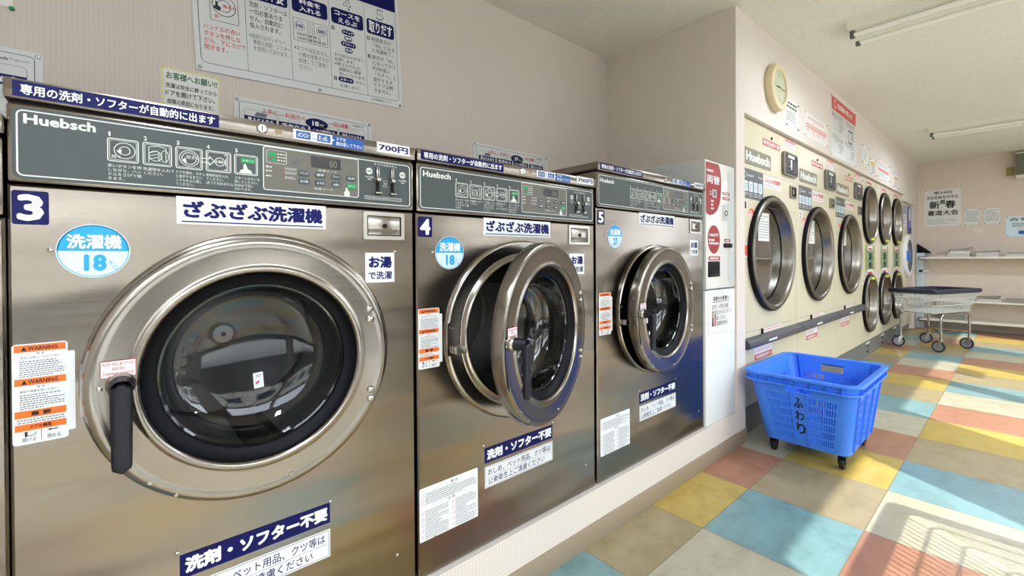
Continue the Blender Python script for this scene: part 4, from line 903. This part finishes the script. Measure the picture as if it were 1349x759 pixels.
# ------------------------------------------------------------------ far wall papers
o, mb = sign('calligraphy_poster', 'white poster with bold black brush calligraphy on the far wall', 'poster', .42, .56, onfar(1.04, 1.548), PAPER, .002)
z = .0025; mb.poly([(.18, .34), (.24, .34), (.24, .40), (.19, .40)], z, GREYINK); mb.greek(.03, .03, .39, .12, 5, z, GREYINK, .25); mb.make('lettering', o); pins(o, .42, .56, INK, .002)
for ch, a, b_, c_, d_, bo in (('新', .06, .27, .18, .388, .03), ('春', .24, .27, .36, .388, .03), ('第34回', .11, .49, .32, .535, .012), ('浜名松新年中学生', .03, .415, .39, .465, .012), ('書道大会', .04, .165, .39, .245, .02)):
    mb = MB(FRONT); mb.text(ch, a, b_, c_, d_, .003, INK, bo); mb.make('brush_lettering', o)
for y, a, t_ in ((.592, .175, 'white printed sheet on the far wall, next to the calligraphy poster'), (.382, .172, 'white printed sheet on the far wall, farther from the calligraphy poster')):
    o, mb = sign('paper_notice', t_, 'notice', a, .238, onfar(y, 1.548), PAPER, .0015); mb.rring(.004, .004, a - .004, .234, .002, .0015, e, GREYINK); mb.greek(.02, .04, a - .02, .21, 9, e, GREYINK, .3); mb.make('lettering', o); pins(o, a, .238)
o, mb = sign('paper_scrap', 'torn paper scrap pinned below the two printed sheets', 'scrap', .085, .05, onfar(.487, 1.458) @ Matrix.Rotation(.35, 4, 'Y'), PAPER, .001); mb.greek(.01, .01, .07, .04, 2, .0013, PINKINK, .4); mb.make('lettering', o)
o, mb = sign('club_poster', 'pale blue club poster at the right edge of the far wall', 'poster', .40, .28, onfar(.16, 1.362), PALEB, .002)
mb.text('合気道', .03, .215, .34, .26, z, INK, .015); mb.greek(.06, .13, .34, .19, 3, z, INK, .45); mb.rrect(.12, .03, .22, .08, .02, z, BLUEL); mb.pline([(.11, .10), (.14, .115), (.18, .105), (.2, .12)], .006, z, ORANGE); mb.make('lettering', o); pins(o, .40, .28, INK, .002)
o = MB(FRONT); o.prism(MB.rr(0, 0, .078, .125, .004, 3), 0, .012, OLIVE); o.lathe(.039, .062, [(.02, .012), (.018, .016), (0, .017)], OLIVE, 16); q = o.make('wall_plate'); q.matrix_world = onfar(.158, 2.212); tag(q, 'small olive wall plate beside the grey box under the ceiling', 'wall plate')
t = thing('air_conditioner', 'grey-green box unit hung high on the far wall', 'wall unit', (XF, .05, 2.15))
mb = MB(FARW); mb.box((-.01, .05, 0), (.60, .345, .17), SPKR, .01); mb.make('housing', t)
mb = MB(FARW); mb.box((-.014, .0, 0), (.604, .05, .18), LAMPW, .01); mb.box((-.014, .335, 0), (.604, .352, .175), LAMPW, .004); mb.make('trim', t)

# ------------------------------------------------------------------ ceiling lamps
def lamp(x, y0, y1, label, watts=17):
    ld = bpy.data.lights.new('lamp_fill', 'AREA'); ld.shape = 'RECTANGLE'; ld.size = .18; ld.size_y = 1.0; ld.energy = watts; ld.color = (0.90, 0.97, 1.10)
    lo = bpy.data.objects.new('lamp_fill', ld); COL.objects.link(lo); lo.location = (x, (y0 + y1) / 2 - .1, ZC - .115)  # fill light added below the fixture to lift the room's brightness
    t = thing('ceiling_lamp', label, 'ceiling lamp', (x, y0, ZC), 0, 'fluorescent ceiling lamps')
    ln = y0 - y1; M = Matrix(((1, 0, 0, 0), (0, 0, -1, 0), (0, -1, 0, 0), (0, 0, 0, 1)))
    mb = MB(M); prof = [(-.12, 0), (-.105, .05), (-.05, .062), (-.03, .085), (.03, .085), (.05, .062), (.105, .05), (.12, 0)]
    mb.loft([[(p[0], p[1], c_) for p in prof] for c_ in (0, ln)], LAMPW); mb.make('housing', t)
    for a in (-.07, .07):
        mb = MB(M); mb.cyl((a, .082, .03), (a, .082, ln - .03), .0145, TUBEW, k=14); tb = mb.make('tube', t)
        for c0 in (.008, ln - .036):
            mb = MB(M); mb.box((a - .012, .05, c0), (a + .012, .10, c0 + .026), DGREY, .003); mb.make('socket', tb)
lamp(3.39, .735, -.50, 'white twin-tube ceiling lamp, the near one')
lamp(6.80, .72, -.52, 'white twin-tube ceiling lamp, the one toward the far wall')
lamp(-.10, .735, -.50, 'unseen twin-tube ceiling lamp added over washer 3 to light the room')  # out-of-view lamp added for more room light

# ------------------------------------------------------------------ shelf rack by the far wall
t = thing('shelf_rack', 'low white three-tier magazine shelf along the far wall', 'shelf', (8.76, 1.05, 0))
SY = 2.3
for z0, z1 in ((1.052, 1.082), (.43, .455), (.135, .168)):
    mb = MB(); mb.box((0, -SY, z0), (.36, 0, z1), SHELFW, .008, 3); sh = mb.make('shelf', t)
    mb = MB(); mb.tube([(.012, -.06, z0 - .006), (.004, .012, z0 - .006), (.0, .022, (z0 + z1) / 2), (.004, .012, z1 + .006), (.012, -.06, z1 + .006)], .006, RUBBER, 6); mb.make('end_trim', sh)
mb = MB(); mb.box((.20, -.03, 0), (.385, .068, 1.145), SHELFG, .003); mb.make('side_panel', t)
mb = MB(); mb.box((.345, -SY, .06), (.37, -.03, 1.05), WALLF); mb.make('back_panel', t)
mb = MB(); mb.cyl((.0, -.005, .875), (.2, -.02, .875), .017, RUBBER, k=10); mb.cyl((.05, -.03, .875), (.05, -.10, .875), .010, WHITEV, k=8); mb.make('bracket', t)
mb = MB(); mb.loft([[(x, .066, 1.147), (x, -.10, 1.147), (x, .066, 1.29)] for x in (.33, .38)], RUBBER); mb.make('gap_shade_wedge', t)  # black wedge standing in for the shade of an open gap
def mag(y, z, w, d, th, label, rz=0.0, m=MAGP, curl=0.0, grp=None, x=8.93):
    th *= 1.0; mb = MB(); n = 6
    for i in range(n):
        f0, f1 = i / n, (i + 1) / n; h0, h1 = curl * f0 ** 2, curl * f1 ** 2; a0, a1 = -w / 2 + w * f0, -w / 2 + w * f1
        mb.loft([[(-d / 2, -a0, h0), (d / 2, -a0, h0), (d / 2, -a0, h0 + th), (-d / 2, -a0, h0 + th)], [(-d / 2, -a1, h1), (d / 2, -a1, h1), (d / 2, -a1, h1 + th), (-d / 2, -a1, h1 + th)]], m, i == 0, i == n - 1)
    o = mb.make('magazine', None, (x, y, z)); o.rotation_euler = (0, 0, rz); tag(o, label, 'magazine', grp)
ZT, ZM = 1.0825, .4555
mag(.84, ZT, .20, .26, .022, 'pinkish magazine lying flat at the left end of the top shelf', .05, mat('pink_magazine_cover', C(196, 176, 178), .5))
mag(.625, ZT, .23, .27, .052, 'thick white magazine under the grey newspaper on the top shelf', -.03)
mag(.62, ZT + .0525, .21, .25, .026, 'white booklet between the thick magazine and the grey newspaper', .08, PAPER)
mag(.61, ZT + .079, .24, .25, .030, 'grey folded newspaper curling up on top of its stack', .12, MAGG, .035)
mag(.335, ZT, .22, .26, .058, 'white magazine at the bottom of the middle top-shelf stack', .02)
mag(.335, ZT + .0585, .23, .24, .018, 'dark-edged magazine on top of the middle top-shelf stack', -.06, MAGG, .008)
mag(.03, ZT, .26, .27, .036, 'lower magazine of the pair at the right of the top shelf', .03)
mag(.02, ZT + .0365, .25, .25, .020, 'upper grey magazine of the pair at the right of the top shelf', -.02, MAGG)
mag(.32, ZM, .24, .27, .040, 'lower magazine of the middle-shelf stack beside the cart', .04)
mag(.33, ZM + .0405, .22, .25, .020, 'upper curled magazine of the middle-shelf stack beside the cart', -.10, MAGG, .016)
mag(.02, ZM, .26, .27, .044, 'grey magazine at the right of the middle shelf', .0, MAGG)
t = thing('storage_tray', 'grey-green plastic tray on the bottom shelf behind the cart', 'tray', (8.94, .70, .1685))
mb = MB(); TR = mat('grey_green_plastic', C(140, 146, 138), .5)
o_ = [MB.rr(-.11, -.12, .11, .12, .02, 3), MB.rr(-.13, -.14, .13, .14, .02, 3), MB.rr(-.124, -.134, .124, .134, .02, 3), MB.rr(-.106, -.116, .106, .116, .02, 3)]
mb.loft([[(*p, z_) for p in q_] for q_, z_ in zip(o_, (0, .085, .085, .006))], TR); mb.make('body', t)
mb = MB(); mb.loft([[(p[0] * 1.0, p[1], z_) for p in MB.rr(-.138, -.148, .138, .148, .022, 3)] for z_ in (.078, .088)], TR, False, False); mb.make('rim', t)

# ------------------------------------------------------------------ blue basket on casters
BX0, BX1, BY0, BY1 = 2.655, 3.175, .590, 1.000           # floor of the basket
TX0_, TX1_, TY0_, TY1_ = 2.590, 3.245, .545, 1.065      # rim
bz0, bz1 = .088, .452
t = thing('laundry_basket', 'blue slotted plastic laundry basket on black casters', 'basket', ((BX0 + BX1) / 2, (BY0 + BY1) / 2, 0))
ox_, oy_ = (BX0 + BX1) / 2, (BY0 + BY1) / 2
def corner(f):
    return (BX0 + (TX0_ - BX0) * f - ox_, BX1 + (TX1_ - BX1) * f - ox_, BY0 + (TY0_ - BY0) * f - oy_, BY1 + (TY1_ - BY1) * f - oy_, bz0 + (bz1 - bz0) * f)
RC = .055
def wall_pt(side, u, f, inset):
    x0, x1, y0, y1, z = corner(f); x0 += inset; x1 -= inset; y0 += inset; y1 -= inset
    if side == 0: return (x0, y1 - RC + (y0 - y1 + 2 * RC) * u, z)           # faces the camera end, left to right
    if side == 1: return (x0 + RC + (x1 - x0 - 2 * RC) * u, y0, z)           # faces the room
    if side == 2: return (x1, y0 + RC + (y1 - y0 - 2 * RC) * u, z)
    return (x1 - RC + (x0 - x1 + 2 * RC) * u, y1, z)
mb = MB()
def slab(side, u0, u1, f0, f1, th=.011):
    P = [wall_pt(side, u, f, 0) for u, f in ((u0, f0), (u1, f0), (u1, f1), (u0, f1))]; Q = [wall_pt(side, u, f, th) for u, f in ((u0, f0), (u1, f0), (u1, f1), (u0, f1))]
    a = [mb.v(p) for p in P]; b_ = [mb.v(p) for p in Q]
    mb.face(a, BLUEP, False); mb.face(b_[::-1], BLUEP, False)
    for i in range(4): j = (i + 1) % 4; mb.face([a[j], a[i], b_[i], b_[j]], BLUEP, False)
def slotted(side, cells, handle):
    f = [0, .07] ; nrow = 6; rows = [(.07 + i * .116, .07 + i * .116 + .086) for i in range(nrow)]
    # solid lower band, bands between rows, band above
    prev = 0
    for r0, r1 in rows: slab(side, 0, 1, prev, r0); prev = r1
    if handle: slab(side, 0, handle[0], prev, 1); slab(side, handle[1], 1, prev, 1); slab(side, handle[0], handle[1], prev, .79); slab(side, handle[0], handle[1], .91, 1)
    else: slab(side, 0, 1, prev, 1)
    for r0, r1 in rows:
        u = 0
        for c0, c1, n in cells:
            slab(side, u, c0, r0, r1); w_ = (c1 - c0) / (2 * n - 1)
            for i in range(n - 1): slab(side, c0 + w_ * (2 * i + 1), c0 + w_ * (2 * i + 2), r0, r1)
            u = c1
        slab(side, u, 1, r0, r1)
slotted(0, [(.07, .37, 10), (.62, .95, 11)], (.34, .66)); slotted(2, [(.07, .37, 10), (.62, .95, 11)], (.34, .66))
slotted(1, [(.08, .26, 7), (.41, .59, 7), (.74, .92, 7)], None); slotted(3, [(.08, .26, 7), (.41, .59, 7), (.74, .92, 7)], None)
for cxs, cys, t0 in ((0, 3, PI / 2), (0, 2, PI), (1, 2, -PI / 2), (1, 3, 0)):       # rounded corners
    R0 = []; R1 = []
    for f in (0, 1):
        cc = corner(f); sx_ = 1 if cxs == 0 else -1; sy_ = 1 if cys == 2 else -1
        px, py = cc[cxs] + sx_ * RC, cc[cys] + sy_ * RC
        for L_, r_ in ((R0, RC), (R1, RC - .006)): L_.append([(px + r_ * math.cos(t0 + PI / 2 * i / 8), py + r_ * math.sin(t0 + PI / 2 * i / 8), cc[4]) for i in range(9)])
    for L_ in (R0, R1): mb.loft(L_, BLUEP, False, False, False)
x0, x1, y0, y1, z = corner(0); mb.loft([[(*p, z_) for p in MB.rr(x0, y0, x1, y1, RC, 8)] for z_ in (bz0 - .004, bz0 + .004)], BLUEP)
# vertical ribs on the room-facing side and the centre panel of the end
for u in (.03, .335, .665, .97):
    P = [wall_pt(1, u, f, 0) for f in (.02, .93)]; mb.loft([[(p[0] - .004, p[1] + .002, p[2]), (p[0] + .004, p[1] + .002, p[2]), (p[0] + .003, p[1] - .009, p[2]), (p[0] - .003, p[1] - .009, p[2])] for p in P], BLUEP)
for u in (.40, .59):
    for sd, sg in ((0, -1), (2, 1)):
        P = [wall_pt(sd, u, f, 0) for f in (.02, .80)]; mb.loft([[(p[0] - sg * .002, p[1] - .003, p[2]), (p[0] - sg * .002, p[1] + .003, p[2]), (p[0] + sg * .005, p[1] + .002, p[2]), (p[0] + sg * .005, p[1] - .002, p[2])] for p in P], BLUEP)
mb.make('tub', t)
# flanged rim with stiffening ribs
mb = MB(); x0, x1, y0, y1, z = corner(1)
def rr_(g, zz): return [(*p, zz) for p in MB.rr(x0 - g, y0 - g, x1 + g, y1 + g, RC + g, 8)]
mb.loft([rr_(-.008, z - .006), rr_(-.008, z + .006), rr_(-.002, z + .010), rr_(.020, z + .010), rr_(.024, z + .005), rr_(.024, z - .004), rr_(.020, z - .004), rr_(.018, z + .003), rr_(.004, z + .002), rr_(.001, z - .036)], BLUEP, False, False)
mb.loft([rr_(.000, z - .034), rr_(.019, z - .034), rr_(.021, z - .042), rr_(.016, z - .044), rr_(-.001, z - .042)], BLUEP, False, False)
for side, n in ((0, 7), (1, 9), (2, 7), (3, 9)):
    for i in range(n):
        u = i / (n - 1); p = wall_pt(side, u, 1, 0); nx, ny = ((-1, 0), (0, -1), (1, 0), (0, 1))[side]
        if side in (0, 2): mb.box((min(p[0], p[0] + nx * .019), p[1] - .0015, z - .036), (max(p[0], p[0] + nx * .019), p[1] + .0015, z + .004), BLUEP)
        else: mb.box((p[0] - .0015, min(p[1], p[1] + ny * .019), z - .036), (p[0] + .0015, max(p[1], p[1] + ny * .019), z + .004), BLUEP)
mb.make('rim', t)
# hand-painted name on the end facing the washers
P0 = Vector(wall_pt(0, .40, .12, 0)); Pu = (Vector(wall_pt(0, .60, .12, 0)) - P0); Pv = Vector(wall_pt(0, .40, .80, 0)) - P0
u_, v_ = Pu.normalized(), Pv.normalized(); n_ = u_.cross(v_)
mb = MB(Matrix(((u_.x, v_.x, n_.x, P0.x), (u_.y, v_.y, n_.y, P0.y), (u_.z, v_.z, n_.z, P0.z), (0, 0, 0, 1))))
for ch, b0, b1 in (('ふ', .165, .225), ('わ', .095, .150), ('り', .018, .082)): mb.text(ch, Pu.length * .16, b0, Pu.length * .84, b1, .0012, mat('brush_black', C(16, 16, 40), .5), .025)
mb.make('lettering', t)
def caster(px, py, parent):
    mb = MB(); mb.cyl((px, py, bz0 - .004), (px, py, bz0 - .018), .022, CASTER, k=14); mb.box((px - .012, py - .018, .03), (px + .02, py - .014, bz0 - .016), CASTER, .001); mb.box((px - .012, py + .014, .03), (px + .02, py + .018, bz0 - .016), CASTER, .001)
    f = mb.make('caster', parent)
    mb = MB(Matrix(((1, 0, 0, px + .008), (0, 0, 1, py), (0, 1, 0, .0305), (0, 0, 0, 1)))); mb.lathe(0, 0, [(0, -.012), (.026, -.012), (.030, -.008), (.030, .008), (.026, .012), (0, .012)], CASTER, 24); mb.make('wheel', f)
for px, py in ((-.212, .165), (-.212, -.165), (.212, .165), (.212, -.165)): caster(px, py, t)

# ------------------------------------------------------------------ wire laundry carts
def cart(loc, rz, label):
    t = thing('laundry_cart', label, 'laundry cart', loc, rz, 'wire laundry carts')
    A, Bw, zr, zb = .43, .235, .690, .445; a2, b2 = .355, .18
    mb = MB(); mb.loft([[(*p, z_) for p in MB.rr(-A - g, -Bw - g, A + g, Bw + g, .04, 5)] for g, z_ in ((-.016, zr - .024), (.016, zr - .022), (.021, zr), (.016, zr + .022), (-.016, zr + .024), (-.016, zr - .024))], CARTRIM, False, False); mb.make('bumper', t)
    mb = MB()
    def at(f, z_=None): return A + (a2 - A) * f, Bw + (b2 - Bw) * f, zr + (zb - zr) * f
    for f in (.12, .36, .66, 1.0):
        a, b_, z_ = at(f); mb.tube([(*p, z_) for p in MB.rr(-a, -b_, a, b_, .035, 4)],  .0048 if f < 1 else .0056, WIRE, 6, True)
    nx, ny = 23, 12
    for i in range(nx):
        u = -1 + 2 * (i + .5) / nx
        mb.tube([(u * (A - .03), -Bw, zr), (u * (a2 - .02), -b2, zb), (u * (a2 - .02), b2, zb), (u * (A - .03), Bw, zr)], .0038, WIRE, 5)
    for i in range(ny):
        u = -1 + 2 * (i + .5) / ny
        mb.tube([(-A, u * (Bw - .03), zr), (-a2, u * (b2 - .02), zb), (a2, u * (b2 - .02), zb), (A, u * (Bw - .03), zr)], .0038, WIRE, 5)
    mb.make('wire_basket', t)
    wx, wy = .27, .205
    mb = MB()
    for s in (-1, 1):
        arc = lambda q: [(q * wx, s * wy, .13), (q * wx, s * wy, .37), (q * (wx - .008), s * wy, .405), (q * (wx - .035), s * wy, .428)]
        mb.tube(arc(-1) + [(0, s * wy, .43)] + arc(1)[::-1], .0125, CHROME, 10)
    for q in (-1, 1): mb.tube([(q * (wx - .06), -wy, .43), (q * (wx - .06), wy, .43)], .010, RUST, 8)
    mb.make('frame', t)
    mb = MB(); mb.tube([(-wx, -wy, .205), (0, 0, .225), (wx, wy, .205)], .0095, RUST, 8); mb.tube([(-wx, wy, .205), (0, .0, .232), (wx, -wy, .205)], .0095, RUST, 8); mb.make('cross_brace', t)
    for k, (q, s) in enumerate(((-1, -1), (-1, 1), (1, -1), (1, 1))):
        rot = (1.65, 2.25, 1.75, 2.05)[k]; cs, sn = math.cos(rot), math.sin(rot); M = T(q * wx, s * wy, 0) @ Matrix.Rotation(rot, 4, 'Z')
        mb = MB(M); mb.cyl((0, 0, .12), (0, 0, .15), .016, DULLCHROME, k=12)
        for y_ in (-.017, .017): mb.loft([[(x_ - w_, y_ - .0015, z_), (x_ + w_, y_ - .0015, z_), (x_ + w_, y_ + .0015, z_), (x_ - w_, y_ + .0015, z_)] for x_, z_, w_ in ((0, .128, .017), (.012, .09, .014), (.022, .05, .009))], DULLCHROME)
        mb.box((-.017, -.018, .118), (.017, .018, .13), DULLCHROME, .002); fk = mb.make('caster', t)
        W_ = M @ Matrix(((1, 0, 0, .024), (0, 0, 1, 0), (0, 1, 0, .0665), (0, 0, 0, 1)))
        mb = MB(W_); mb.lathe(0, 0, [(.048, -.009), (.055, -.013), (.062, -.011), (.066, 0), (.062, .011), (.055, .013), (.048, .009)], TYRE, 32); mb.lathe(0, 0, [(.048, -.009), (.036, -.006), (.014, -.010), (0, -.011)], HUBG, 28); mb.lathe(0, 0, [(0, .011), (.014, .010), (.036, .006), (.048, .009)], HUBG, 28); mb.make('wheel', fk)
cart((7.10, .715, 0), math.radians(-22), 'wire laundry cart with navy bumper standing by the stacked dryers')
cart((1.62, -.66, 0), math.radians(0), 'wire laundry cart near the street windows, whose shadow lies on the floor lower right')
